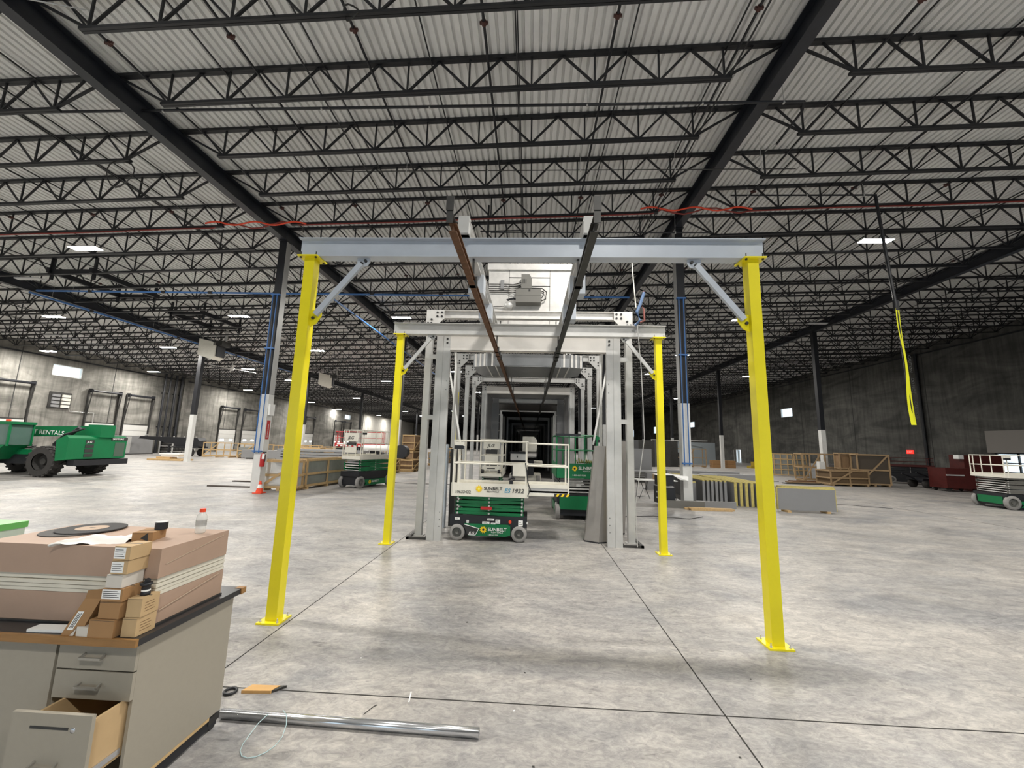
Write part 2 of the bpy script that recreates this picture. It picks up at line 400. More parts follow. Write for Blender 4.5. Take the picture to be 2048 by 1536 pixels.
def column(x, y, ri, lab, group=None):
    zb = dz(x)-.66; t = thing('steel_column', lab, 'column', (x, y, 0), 0, group)
    a = .16
    mb = MB(); mb.box(-a, a, -a, a, 3.84, zb-.02); part('shaft', mb, M_black, t)
    mb = MB(); mb.box(-a-.006, a+.006, -a-.006, a+.006, .02, 3.84); part('painted_guard', mb, M_white, t, label='white painted lower part of the column')
    mb = MB(); mb.box(-.22, .22, -.22, .22, 0, .02); part('base_plate', mb, M_white, t)
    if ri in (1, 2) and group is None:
        q = 1 if ri == 1 else -1; mb = MB(); mb.box(*sorted((q*a, q*(a+.004))), -a, a, 3.85, zb-.05); part('sheen_plate', mb, mat('painted_sheen', (.52, .52, .51), .4, .5, .15, 3, stretch=(1, 1, .2)), t, label='pale painted-on lamp sheen along the column side')  # pale plate paints lamp sheen onto the black column's inward side
    mb = MB(); mb.box(-.2, .2, -.25, .25, zb-.03, zb-.002); part('cap_plate', mb, M_black, t)
    return t
spec = {(1, 1): 'tall square column with blue air pipes behind the near left yellow post', (2, 1): 'tall square column with blue air pipe right of the gantry, boards at its foot',
        (0, 2): 'square black and white column beside the hanging unit heater, left side', (3, 2): 'square column with white base behind the brown crates on the right',
        (3, 3): 'square column with white base beside the blue-lit panel wall'}
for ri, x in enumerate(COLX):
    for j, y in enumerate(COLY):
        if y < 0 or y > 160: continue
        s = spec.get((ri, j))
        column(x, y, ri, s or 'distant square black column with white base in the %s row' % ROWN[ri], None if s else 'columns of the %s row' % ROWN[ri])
# ------------------------------------------------------------------ open-web joists
def joist_meshes(x0, x1):
    top, bot, web = MB(), MB(), MB(); a, b = x0+.0, x1-.0; xc = (x0+x1)/2
    P = lambda x, d: (x-xc, 0, dz(x)-d)
    for s in (-.032, .032):
        top.bar((a-xc, s, dz(a)-.045), (b-xc, s, dz(b)-.045), .06, .085)
        bot.bar((a+1.35-xc, s, dz(a+1.35)-.92), (b-1.35-xc, s, dz(b-1.35)-.92), .055, .07)
    n = max(2, round((b-a-3.0)/1.5)); st = (b-a-3.0)/n
    bx_ = [a+1.5+i*st for i in range(n+1)]
    for i, x in enumerate(bx_):
        web.bar(P(x, .90), P(x, .08), .04)
        if i < n:
            m = x+st/2; web.bar(P(x, .90), P(m, .08), .046); web.bar(P(m, .08), P(bx_[i+1], .90), .046)
    web.bar(P(a+.15, .1), P(bx_[0], .9), .05); web.bar(P(a+.8, .08), P(bx_[0], .9), .042)
    web.bar(P(b-.15, .1), P(bx_[-1], .9), .05); web.bar(P(b-.8, .08), P(bx_[-1], .9), .042)
    return top, bot, web
JY = [6.63+1.83*k for k in range(-5, 123)]
BN = ['far left', 'left', 'central', 'right', 'far right']
far = MB(); NJ = 0; cnt = 0
for bi, (x0, x1) in enumerate(BAYS):
    xc = (x0+x1)/2; top, bot, web = joist_meshes(x0, x1)
    allm = MB()
    for q in (top, bot, web): allm.add(q.v, q.f)
    lab = 'black open-web steel roof joist crossing the %s bay under the deck' % BN[bi]; grp = 'roof joists of the %s bay' % BN[bi]
    near = None; plain = None
    for k, y in enumerate(JY):
        rw = ('nearest row to the camera', 'second row back from the camera', 'third row back from the camera', 'fourth row back from the camera', 'fifth row back from the camera', 'row just before the tall columns', 'row right at the tall columns', 'first row past the tall columns', 'second row past the tall columns')
        ri_ = round((y-6.63)/1.83)
        lb = 'black open-web roof joist of the %s bay, %s' % (BN[bi], rw[ri_]) if 0 <= ri_ < len(rw) else lab
        if y >= 5.5:
            if y < 22 and y > 4:
                if near is None:
                    near = thing('roof_joist', lb, 'joist', (xc, y, 0), 0, grp)
                    part('top_chord', top, M_web, near); part('bottom_chord', bot, M_web, near); part('web_bars', web, M_web, near)
                else: dup(near, (xc, y, 0), None, lb)
                cnt += 1
            elif y >= 22 and k < 62:
                if plain is None:
                    plain = bpy.data.objects.new('roof_joist', allm.mesh('roof_joist', M_web)); C.objects.link(plain)
                    plain.location = (xc, y, 0); plain['label'] = lab; plain['category'] = 'joist'; plain['group'] = grp
                else: dup(plain, (xc, y, 0))
                cnt += 1
            elif y >= 22 and k % 1 == 0:
                far.add([(a+xc, b+y, c) for a, b, c in allm.v], allm.f)
single('distant_roof_joists', far, M_web, 'dense rows of black roof joists in the farthest part of the hall', 'joists', kind='stuff')
# bridging lines, sprinkler mains along the hall
for i, x in enumerate((-42, -39.6, -36.5, -33.4, -30.4, -25.0, -22.6, -19.9, -17.0, -14.4, -12.6, -7.7, -5.15, -2.5, -.36, 2.25, 4.6, 8.6, 10.9, 13.2, 15.6, 18.4, 21.6, 26.4, 29.0, 31.5, 34.5)):
    for d in ((.12, .90) if abs(x) < 15 else (.12,)):
        mb = MB(); mb.bar((x, 4.0, dz(x)-d), (x, 150, dz(x)-d), .03)
        if d == .9 and i % 2: continue
        single('bridging_bar', mb, M_web, 'thin black bridging bar tying the roof joists together lengthwise', 'bridging bar', 'joist bridging bars')
pipe_labels = 'long black sprinkler pipe with red couplings running away under the roof deck'
for i, x in enumerate((-36, -33, -24, -20.6, -17.2, -14.0, -9.6, -6.75, -3.95, -1.08, 1.8, 4.75, 8.05, 11.6, 14.8, 18.2, 21.4, 27.5, 31, 34.5)):
    z = dz(x)-.32; t = thing('sprinkler_pipe', pipe_labels, 'pipe', (x, 4, z), 0, 'sprinkler branch pipes')
    mb = MB(); mb.tube([(0, 0, 0), (0, 130, 0)], .032 if abs(x) < 12 else .026, 6); part('pipe', mb, M_black, t)
    for j in range(5):
        yy = 3.4+6.4*j; mb = MB(); mb.tube([(0, yy-.05, 0), (0, yy+.05, 0)], .055, 8); mb.box(-.09, .09, yy-.02, yy+.02, -.03, .03)
        part('coupling', mb, mat('coupling_red', (.07, .025, .02), .6), t, label='dull red pipe coupling')
        if j % 2:
            mb = MB(); mb.tube([(0, yy+1.5, 0), (0, yy+1.5, -.14)], .012, 6); mb.box(-.02, .02, yy+1.48, yy+1.52, -.17, -.13); part('sprinkler_head', mb, M_dark, t)
# transverse conduits
def hanger_conduit(lab, y, z, x0, x1, r, m, hx, extra=None):
    t = thing('conduit_run', lab, 'conduit', ((x0+x1)/2, y, z)); cx = (x0+x1)/2
    mb = MB(); mb.tube([(x0-cx, 0, 0), (x1-cx, 0, 0)], r, 8); part('tube', mb, m, t)
    for x in hx:
        mb = MB(); mb.tube([(x-cx, 0, -.03), (x-cx, 0, dz(x)-z-.02)], .006, 5); mb.box(x-cx-.02, x-cx+.02, -.03, .03, -.05, .03); part('hanger_rod', mb, M_grey, t)
    if extra:
        mb = MB(); mb.tube([(x1-cx, 0, 0), (x1-cx+.12, .25, -.02), (x1-cx+.15, 1.4, -.03)], r*.9, 8); part('elbow', mb, m, t)
hanger_conduit('straight dark conduit crossing the hall under the joists, nearest the camera', 9.2, 10.80, -15.4, 6.8, .035, M_black, [-13.5, -10, -5.6, -2.7, 1.4, 4.3, 6.3], True)
hanger_conduit('thin dark conduit crossing the ceiling one joist past the nearest conduit', 11.45, 10.62, -9, 8, .015, M_dark, [-7.5, -4, -1.4, 1.5, 4.4, 7])
hanger_conduit('short dark conduit with elbow high at right above the lit lamp', 13.9, 11.38, 7.3, 12.4, .03, M_black, [7.9, 10, 12])
hanger_conduit('short dark conduit above the front of the gantry rails', 14.6, 10.3, -1.6, 6.9, .025, M_black, [-.2, 2.2, 5.5])
# red hose
pts = []; x = -24.0
while x < 25:
    z = dz(x)-.97
    if any(abs(x-g) < 1.6 for g in COLX[1:3]): z += .12*math.sin(x*3.1)+.05
    pts.append((x, 13.95+.02*math.sin(x), z)); x += .4
mb = MB(); mb.tube(pts, .028, 6); single('red_hose', mb, mat('red_hose_rubber', (.24, .03, .02), .5), 'long dull red hose lying along a joist bottom across the ceiling', 'hose')
for x, s in ((-10.6, 'left'), (6.0, 'right')):
    mb = MB(); mb.tube([(x-2.0+q*.2, 13.84, dz(x)-.90+.07*math.sin(q*.8)) for q in range(21)], .03, 6)
    single('orange_cord', mb, M_orange, 'loose orange-red cord looping under the %s roof girder' % s, 'cord')
# hose sheets, coils
for (x, y, r, s) in ((-12.2, 10.29, .42, 'beside the left girder'), (-3.6, 6.6, .16, 'at the top edge of the photo')):
    mb = MB(); z = dz(x)-1.35 if r > .3 else dz(x)-.9
    mb.tube([(x+r*math.cos(t*.5), y+.05*math.sin(t), z+r*math.sin(t*.5)*(1.1-.004*t)) for t in range(38)], .012, 5)
    single('wire_coil', mb, M_dark, 'loose coil of thin dark wire hanging '+s, 'wire coil')
# steel roof-unit frames (black channels between joists)
for (x, y, s) in ((-22.5, 19.3, 'nearer of two, above the left lamps'), (-22.2, 25.6, 'farther of two, above the left lamps')):
    t = thing('roof_unit_frame', 'black steel frame for a roof unit, '+s, 'roof frame', (x, y, dz(x)-.95)); mb = MB()
    for a in (-1.1, 1.1):
        mb.box(a-.08, a+.08, -1.8, 1.8, .05, .3)
        mb.box(-1.1, 1.1, a*1.5-.06, a*1.5+.06, .05, .25)
        for b in (-1.6, 1.6): mb.box(a-.05, a+.05, b-.05, b+.05, -.25, .9)
    part('frame', mb, M_black, t)
# ------------------------------------------------------------------ high-bay lamps
def lamp_proto():
    t = thing('high_bay_lamp', 'x', 'ceiling light')
    mb = MB(); mb.box(-.62, .62, -.17, .17, .02, .06); mb.box(-.3, .3, -.09, .09, .06, .11); part('housing', mb, M_white, t)
    for s in (-1, 1):
        mb = MB(); mb.add([(-.6, s*.02, .015), (.6, s*.02, .015), (.6, s*.16, .015), (-.6, s*.16, .015)], [(0, 1, 2, 3)]); part('diffuser', mb, M_lamp, t)
    mb = MB()
    for s in (-.5, .5): mb.tube([(s, 0, .06), (s*.9, 0, 1.19)], .004, 4)
    part('hanging_wire', mb, M_dark, t)
    return t
proto = None
rows = {-41: ('outermost left', [12, 31.5, 41.2, 56, 73]), -30: ('second from the left wall', [10, 23.0, 31.05, 40.6, 48.2, 67.5, 95.0]), -18.5: ('left of the near white column', [-5, 5.5, 14.8, 23.7, 33.1, 50, 79.4, 96]),  # lamps at negative y are unseen, added behind the camera to brighten the near floor
        -8.4: ('just left of the gantry', [5.6, 24.7, 44.1, 62, 90]), 2.8: ('over the middle of the gantry', [-5, 5.6, 90]),
        14.2: ('right of the gantry', [-5, 5.6, 16.15, 26.8, 37.5, 47.7, 70, 92]), 27.1: ('far right row', [5.6, 50.7, 75])}
for x, (nm, ys) in rows.items():
    for y in ys:
        lab = 'bright white high-bay lamp hanging in the row '+nm; g = 'lit lamps, row '+nm
        if len(ys) == 1: g = None
        z = 10.3+.035*x
        if proto is None: proto = lamp_proto(); proto['label'] = lab; proto['group'] = g; proto.location = (x, y, z)
        else: dup(proto, (x, y, z), 0, lab, g)
for (x, y) in ((-44.5+1.5, 88), (-41, 107), (-41, 119), (-30, 110), (-30, 126), (-18.5, 112), (14, 112)):
    dup(proto, (x, y, 10.3+.035*x), 0, 'tiny distant white high-bay lamp at the far end of the hall', 'tiny distant lamps')
off = None
for x, y in ((-13.5, 26.5), (-16, 20), (-24.5, 17.5), (-35, 27), (20, 28), (30, 36), (31, 52), (33, 42), (14.5, 60), (-10.5, 35)):
    if off is None:
        off = thing('unlit_lamp', 'unlit grey-white lamp fixture hanging among the roof joists', 'ceiling light', (x, y, 10.3+.035*x), 0, 'unlit lamp fixtures')
        mb = MB(); mb.box(-.62, .62, -.12, .12, 0, .06); part('housing', mb, M_off, off)
        mb = MB(); [mb.tube([(s, 0, .06), (s*.9, 0, 1.19)], .004, 4) for s in (-.5, .5)]; part('hanging_wire', mb, M_dark, off)
    else: dup(off, (x, y, 10.3+.035*x))
# ------------------------------------------------------------------ blue compressed-air pipes
t = thing('air_main', 'long blue compressed-air pipe crossing the hall behind the gantry', 'pipe', (-10, 19.0, 9.42))
mb = MB(); mb.tube([(-16, 0, .02), (14.8, 0, -.06)], .05, 8); part('pipe', mb, M_blue, t)
for x in (-13, -9, -6.5, -3, 2, 5.5, 8.5, 13): mb = MB(); mb.tube([(x-.1, 0, 0), (x+.1, 0, 0)], .075, 8); part('coupling', mb, M_black, t)
for x in (-14, -8, -1.5, 4, 11): mb = MB(); mb.tube([(x, 0, 0), (x, 0, dz(x-10)-9.5)], .006, 4); part('hanger_rod', mb, M_grey, t)
for x, y0, y1, z, s in ((-10.35, 19.2, 46, 9.4, 'running away beside the left girder'), (-26.4, 19, 44, 9.35, 'running away at the far left')):
    t = thing('air_branch_pipe', 'blue compressed-air pipe '+s, 'pipe', (x, y0, z))
    mb = MB(); mb.tube([(0, 0, 0), (0, y1-y0, 0)], .05, 8); part('pipe', mb, M_blue, t)
    mb = MB(); mb.tube([(-.1, .2, .05), (-.16, 3, .1), (-.1, 9, .06)], .025, 6); part('hose', mb, M_blue, t)
    for yy in (1, 7, 13, 19): mb = MB(); mb.tube([(0, yy, 0), (0, yy, dz(x)-z-.01)], .006, 4); part('hanger_rod', mb, M_grey, t)
    for yy in (3, 9, 15, 21): mb = MB(); mb.tube([(0, yy-.1, 0), (0, yy+.1, 0)], .075, 8); part('coupling', mb, M_black, t)
for x, s in ((-10.6, 'left'), (6.0, 'right')):
    t = thing('drop_pipe', 'pair of thin blue drop pipes strapped to the %s tall column' % s, 'pipe', (x, 15.75-.2, 0))
    for dx in (-.12, .06):
        mb = MB(); mb.tube([(dx, -.04, 1.5), (dx, -.04, 8.0)], .022, 6); part('pipe', mb, M_blue, t)
    for z in (1.55, 5.7, 8.0): mb = MB(); mb.box(-.2, .16, -.07, .04, z, z+.05); part('strap', mb, M_blue, t)
t = thing('hose_bundle', 'blue hose and grey cable bundle hooked over the rear gantry beam', 'hose', (2.35, 8.55, 4.7))
mb = MB(); mb.tube([(-.05, -.12, -.0), (.06, -.14, .1), (.0, -.1, .3), (.1, .0, .5), (.22, .1, .82)], .035, 8); part('hose', mb, mat('dull_blue_hose', (.08, .14, .26), .5), t)
mb = MB(); mb.tube([(.05, -.16, .05), (.15, -.14, .1), (.18, 0, .4), (.12, .1, .6), (.22, .1, .85)], .02, 6); part('red_hose', mb, mat('hose_brown', (.18, .05, .04), .6), t)
mb = MB(); mb.tube([(-.02, -.12, .4), (-.05, 0, 1.3), (-.06, 0, 1.8)], .012, 5); part('cable', mb, M_cream, t)
mb = MB(); mb.tube([(0, -.13, .0), (.1, .0, -1.0), (.16, .1, -2.4), (-.0, .3, -3.8), (.05, .4, -4.66)], .01, 5); part('cord', mb, M_grey, t)
# small tilted bar end, thermometer-like bracket above the front beam
t = thing('wall_bracket_rod', 'thin black vertical rod dropping from the joists between the rails', 'rod', (-1.7, 14.5, 9.93))
mb = MB(); mb.tube([(0, 0, 0), (0, 0, 1.45)], .04, 6); part('rod', mb, M_black, t)
mb = MB(); mb.tube([(-.3, 0, .35), (1.4, 0, .4)], .025, 6); part('crossbar', mb, M_black, t)
# unit heater + fans on the left
t = thing('unit_heater', 'pale hanging gas unit heater beside the far left column', 'heater', (-25.3, 30.2, 8.45))
mb = MB(); mb.prism([(-.9, .0), (.2, -.35), (.5, -.1), (.5, 1.0), (-.9, 1.3)], 'y', -.5, .5); part('casing', mb, M_cream, t)
mb = MB(); mb.box(.5, .62, -.4, .4, -.1, .85); part('louvre', mb, M_black, t)
mb = MB(); mb.box(.3, 1.0, -.5, .4, .75, 1.15); part('fan_guard', mb, M_dark, t)
mb = MB(); [mb.tube([(a, b, .9), (a, b, 2.3)], .02, 5) for a in (-.7, .4) for b in (-.4, .4)]; mb.tube([(.9, 0, 1.0), (.9, 0, 2.4)], .09, 8); part('hanger', mb, M_grey, t)
t2 = dup(t, (-23.3, 44.6, 8.3), .3, 'smaller pale unit heater hanging farther back, above the crates')
t = thing('ceiling_fan', 'large thin-bladed ceiling fan beyond the near white column', 'ceiling fan', (-30.5, 39.0, 9.0))
mb = MB(); mb.lathe([(0, -.2), (.16, -.18), (.2, .1), (.06, .2), (.05, 1.3), (0, 1.3)], 12); part('motor', mb, M_white, t, True)
for k in range(6):
    a = k*math.pi/3+.2; mb = MB(); mb.box(.15, 2.6, -.08, .08, -.02, .01, rot=Matrix.Rotation(a, 3, 'Z'), piv=(0, 0, 0)); part('blade', mb, M_white, t)
t = thing('hanging_tape', 'black-lettered yellow caution tape wrapped on a hanging drop at right', 'caution tape', (12.72, 13.9, 3.09))
mb = MB(); mb.tube([(-.06, 0, 4.0), (-.2, 0, 6.2), (-.32, 0, 8.3)], .05, 8); mb.box(-.13, .01, -.04, .04, 3.95, 4.3); part('drop_cable', mb, M_black, t)
mb = MB(); mb.tube([(.04, .02, .2), (-.06, .0, 4.0)], .03, 6); part('rope', mb, M_black, t)
mb = MB(); N = 28; TX = lambda z: .02-.018*z; TY = lambda z: -.05+.03*math.sin(z*2.3); TW = lambda z: .055+.02*math.sin(z*1.9+.5)+.03*(1-z/4)
for i in range(N):
    z, z2 = i*4.0/N, (i+1)*4.0/N
    for d in (0, .004): mb.add([(TX(z)-TW(z), TY(z)+d, z), (TX(z)+TW(z), TY(z)+d+.03, z), (TX(z2)+TW(z2), TY(z2)+d+.03, z2), (TX(z2)-TW(z2), TY(z2)+d, z2)], [(0, 1, 2, 3)])
tape = part('tape', mb, mat('caution_yellow', (.85, .85, .02), .5), t)
for i in range(5):
    z = .1+.78*i
    text('lettering', 'CAUTION' if i % 2 == 0 else 'DO NOT', .13, M_ink, tape, (TX(z)+.05, -.095, z+.68), (math.pi/2, math.pi/2+.018, 0), 1, bold=.004)
t['category'] = 'caution tape'
mb = MB(); mb.tube([(7.15, 13, 11.7), (8.4, 9.8, 11.7), (9.2, 7.0, 11.8)], .012, 5); single('ceiling_wire', mb, M_grey, 'thin pale wire sagging across the ceiling at upper right', 'wire')
mb = MB(); mb.tube([(-13, 5.2, 10.3), (-11.2, 5.6, 10.15), (-9.8, 6.2, 10.45), (-9.2, 6.6, 10.7)], .014, 5); single('loose_wire', mb, M_grey, 'thin pale wire sagging across the left girder near the top corner', 'wire')
# ------------------------------------------------------------------ yellow-legged gantry
A_, Y1, Y2, HG = 2.834, 4.903, 8.624, 4.472
def yellow_post(x, y, lab, brace=True):
    t = thing('yellow_post', lab, 'post', (x, y, 0)); s = 1 if x < 0 else -1; a = .066
    mb = MB(); mb.box(-a, a, -a, a, .019, HG-.018); part('shaft', mb, M_yellow, t)
    mb = MB(); mb.box(-.1325, .1325, -.1325, .1325, 0, .019); part('base_plate', mb, M_yellow, t)
    mb = MB(); mb.box(-.1325, .1325, -.1325, .1325, HG-.018, HG); part('top_plate', mb, M_yellow, t)
    for sx in (-1, 1):
        for sy in (-1, 1):
            mb = MB(); mb.tube([(sx*.1, sy*.1, .019), (sx*.1, sy*.1, .034)], .014, 6); mb.tube([(sx*.1, sy*.1, .03), (sx*.1, sy*.1, .062)], .007, 6); part('anchor_bolt', mb, M_grey, t)
            mb = MB(); mb.tube([(sx*.1, sy*.1, HG-.034), (sx*.1, sy*.1, HG-.018)], .015, 6); mb.tube([(sx*.1, sy*.1, HG), (sx*.1, sy*.1, HG+.05)], .007, 6); part('plate_bolt', mb, M_bolt, t)
    mb = MB(); z = 3.70
    mb.prism([(s*.066, z-.16), (s*.14, z-.12), (s*.2, z-.02), (s*.2, z+.06), (s*.066, z+.06)], 'y', -.01, .006); o = part('gusset', mb, M_yellow, t)
    mb = MB()
    for dx, d in ((.10, -.05), (.15, .015)): mb.tube([(s*dx, -.035, z+d), (s*dx, -.01, z+d)], .02, 6)
    part('gusset_bolt', mb, M_bolt, o)
    return t
yellow_post(-A_, Y1, 'near left yellow steel post of the gantry'); yellow_post(A_, Y1, 'near right yellow steel post of the gantry')
yellow_post(-A_, Y2, 'rear left yellow steel post, left of the grey frame'); yellow_post(A_, Y2, 'rear right yellow steel post, right of the grey frame')
for y, s, m in ((Y1, 'near', M_grey2), (Y2, 'rear', M_grey)):
    t = thing('cross_beam', 'grey steel cross beam on the %s pair of yellow posts' % s, 'beam', (0, y, HG+.002))
    mb = MB(); mb.box(-3.0, 3.0, -.006, .006, .012, .248); part('web', mb, m, t)
    mb = MB(); mb.box(-3.0, 3.0, -.08, .08, 0, .012); part('flange', mb, m, t)
    mb = MB(); mb.box(-3.0, 3.0, -.08, .08, .248, .26); part('flange', mb, m, t)
    for q in (-1, 1):
        mb = MB(); z = 0; x = -q*-2.13
        mb.prism([(q*2.05, 0), (q*2.22, 0), (q*2.22, -.05), (q*2.16, -.12), (q*2.08, -.1), (q*2.05, -.05)], 'y', -.012, .004); part('hanger_lug', mb, m, t)
        mb = MB(); [mb.tube([(q*xx, -.04, zz), (q*xx, -.012, zz)], .02, 6) for xx, zz in ((2.1, -.04), (2.15, -.075))]; part('lug_bolt', mb, M_bolt, t)
        mb = MB(); mb.bar((q*2.15, -.03, -.08), (q*2.70, -.03, -.78), .07, .045, up=(0, 1, 0))
        tt = single('knee_brace', MB().add([(v[0], v[1]+y, v[2]+HG) for v in mb.v], mb.f), m, 'grey diagonal knee brace at the %s %s yellow post' % (s, 'left' if q < 0 else 'right'), 'brace')
# ------------------------------------------------------------------ overhead conveyor rails
for q, m, s in ((-1, M_rust, 'rust-brown overhead conveyor rail, left of the pair'), (1, M_dark, 'dark grey overhead conveyor rail, right of the pair')):
    t = thing('overhead_rail', s, 'rail', (q*.675, 3.55, 4.10))
    mb = MB(); mb.ibeam_y(0, 0, 58, 0, .09, .075, .012, .01); part('rail', mb, m, t)
    mb = MB(); mb.box(-.03, .03, -.15, .12, .09, .1); mb.box(-.03, .03, -.16, -.15, .0, .26); mb.box(-.035, .035, -.17, -.16, .12, .26); part('end_bracket', mb, M_dark, t)
    for yb in (Y1, Y2, 9.05, 9.45, 13.5, 15.6, 17.6, 18.3, 26.2, 34.8, 44.5, 58):
        yy = yb-3.55; top = .372 if yb < 9 else .12 if yb < 9.2 else .98 if yb < 9.6 else .8 if yb < 18 else .29 if yb < 19 else .12
        mb = MB(); mb.box(-.04, .04, yy-.03, yy+.03, .09, .115) if top < .2 else mb.box(-.012, .012, yy-.03, yy+.03, .09, top); mb.box(-.055, .055, yy-.045, yy+.045, .0, .12); part('clamp', mb, M_dark, t)
    r = thing('support_runner', 'grey box runner above the %s conveyor rail, between the cross beams' % ('left' if q < 0 else 'right'), 'runner', (q*.80, 4.75, HG+.263))
    mb = MB(); mb.ibeam_y(0, 0, 4.55, 0, .2, .16, .014, .012); part('beam', mb, M_grey, r)
    mb = MB(); mb.prism([(-.05, .0), (.11, .0), (.11, .26), (.0, .26)], 'x', -.07, .07); part('end_gusset', mb, M_grey, r)
    for yy in (1.4, 2.7): mb = MB(); mb.prism([(-.14, -.28), (.14, -.28), (.14, .02), (-.14, .02)], 'x', -.12, .12); mb.v = [(a, b+yy, c) for a, b, c in mb.v]; part('hanger_box', mb, M_grey2, r)
# ------------------------------------------------------------------ tunnel frames
SX = lambda y: -.0045*max(0, y-10)
def gusset_portal(y, lab, zt=5.32, xo=2.47, m=M_grey, pale=False):
    """haunched portal: two box legs, deep top channel, bolted corner plates"""
    t = thing('haunched_portal', lab, 'portal frame', (SX(y), y, 0)); m2 = M_silver if pale else m
    for q in (-1, 1):
        mb = MB(); mb.box(min(q*xo, q*(xo-.15)), max(q*xo, q*(xo-.15)), -.075, .075, .0, zt-.34); part('leg', mb, m, t)
        mb = MB(); a, b = xo+.02, xo-.42
        mb.prism([(q*a, zt-.0), (q*(b-.0), zt-.02), (q*b, zt-.22), (q*(b+.12), zt-.38), (q*(a-.22), zt-.5), (q*a, zt-.5)] if False else [(q*a, zt), (q*b, zt), (q*b, zt-.22), (q*(a-.19), zt-.47), (q*a, zt-.5)], 'y', -.09, -.076); g = part('gusset_plate', mb, m2, t)
        mb = MB()
        for dx, d in ((.05, .34), (.13, .34), (.13, .25), (.27, .07), (.38, .07), (.27, .17), (.38, .17)): mb.tube([(q*(a-dx), -.105, zt-d), (q*(a-dx), -.09, zt-d)], .027, 8)
        part('plate_bolt', mb, M_bolt, g)
        mb = MB(); mb.box(min(q*(xo+.04), q*(xo-.2)), max(q*(xo+.04), q*(xo-.2)), -.1, .1, 0, .02); part('foot_plate', mb, m, t)
    mb = MB(); mb.ibeam_x(-xo+.2, xo-.2, 0, zt-.2, zt, .15, .014, .01); part('top_beam', mb, m2, t)
    return t
gusset_portal(9.45, 'front haunched portal with bright white bolted corner plates', pale=True)
gusset_portal(13.5, 'second haunched portal, the left corner plates beside the overhead duct', 5.15)
gusset_portal(15.6, 'third haunched portal just behind the second, same bolted corners', 5.15)
gusset_portal(17.6, 'fourth haunched portal with beam just under the duct', 5.05)
def channel_frame(y, lab, zt, zb, xo, xi, m=M_grey, seam=True, feet=False):
    t = thing('channel_frame', lab, 'door frame', (SX(y), y, 0))
    for q in (-1, 1):
        a, b = sorted((q*xo, q*xi)); mid = (a+b)/2
        mb = MB(); mb.box(a, mid-.004, -.05, .05, .0, zt); mb.box(mid+.004, b, -.05, .05, .0, zt); mb.box(a+.01, b-.01, -.04, .06, 0, zt-.01); part('jamb', mb, m, t)
        mb = MB()
        for z in (zt-.08, zt-.17): mb.tube([(q*(xi+.07), -.062, z), (q*(xi+.07), -.05, z)], .024, 8)
        for z in (.3, .45, .6, 3.3, 3.5): mb.tube([(q*(xi+.05), -.056, z), (q*(xi+.05), -.05, z)], .009, 6)
        part('jamb_bolt', mb, M_bolt, t)
    mb = MB(); mb.box(-xi+.001, xi-.001, -.05, -.044, zb, zt-.01); mb.box(-xi+.001, xi-.001, -.05, .1, zb, zb+.006); mb.box(-xi+.001, xi-.001, -.05, .1, zt-.016, zt-.01); part('header', mb, mat('pale_header', (.70, .67, .63), .5, .1, .12, 2), t)
    return t
t = channel_frame(9.05, 'front grey channel frame with deep header under the rear cross beam', 4.57, 4.22, 2.11, 1.79)
for q in (-1, 1):
    mb = MB(); a, b = sorted((q*2.11, q*2.56)); mb.box(a, b, -.02, .02, 0, .05); mb.box(min(q*2.5, q*2.56), max(q*2.5, q*2.56), -.02, .9, 0, .05); mb.box(min(q*2.11, q*2.16), max(q*2.11, q*2.16), .06, .9, 0, .05)
    part('floor_sill', mb, M_dark, t, label='dark steel floor sill')
    mb = MB()
    for z in (4.05, 2.62): mb.box(min(q*2.11, q*2.32), max(q*2.11, q*2.32), .1, .16, z, z+.1)
    part('spacer_tie', mb, M_grey, t)
# raking braces inside the front frame
for q in (-1, 1):
    s = 'left' if q < 0 else 'right'
    mb = MB(); mb.bar((q*1.98, 10.6, 4.6), (q*2.2, 12.9, 1.9), .07, .05); single('raking_brace', mb, M_grey, 'long grey raking brace behind the %s front jamb' % s, 'brace')
    mb = MB(); mb.tube([(q*1.85, 10.1, 4.4), (q*1.82, 9.9, 2.0)], .03, 8); single('support_tube', mb, M_white, 'slim white vertical tube just inside the %s front jamb' % s, 'tube')
    mb = MB(); mb.tube([(q*(2.4 if q < 0 else 2.34), 11.3, 4.9), (q*1.72, 10.5, 2.15)], .026, 8); single('sloping_tube', mb, M_white, 'slim white tube sloping down inside the %s side of the tunnel' % s, 'tube')
mb = MB(); mb.tube([(-2.2, 12.6, 3.7), (-2.24, 12.6, 1.2)], .016, 6); single('yellow_strap', mb, mat('strap_yellow', (.7, .6, .12), .6), 'thin yellow strap hanging down the left tunnel legs', 'strap')
channel_frame(18.3, 'second grey channel frame, pale header behind the four portals', 4.75, 4.40, 2.12, 1.9)
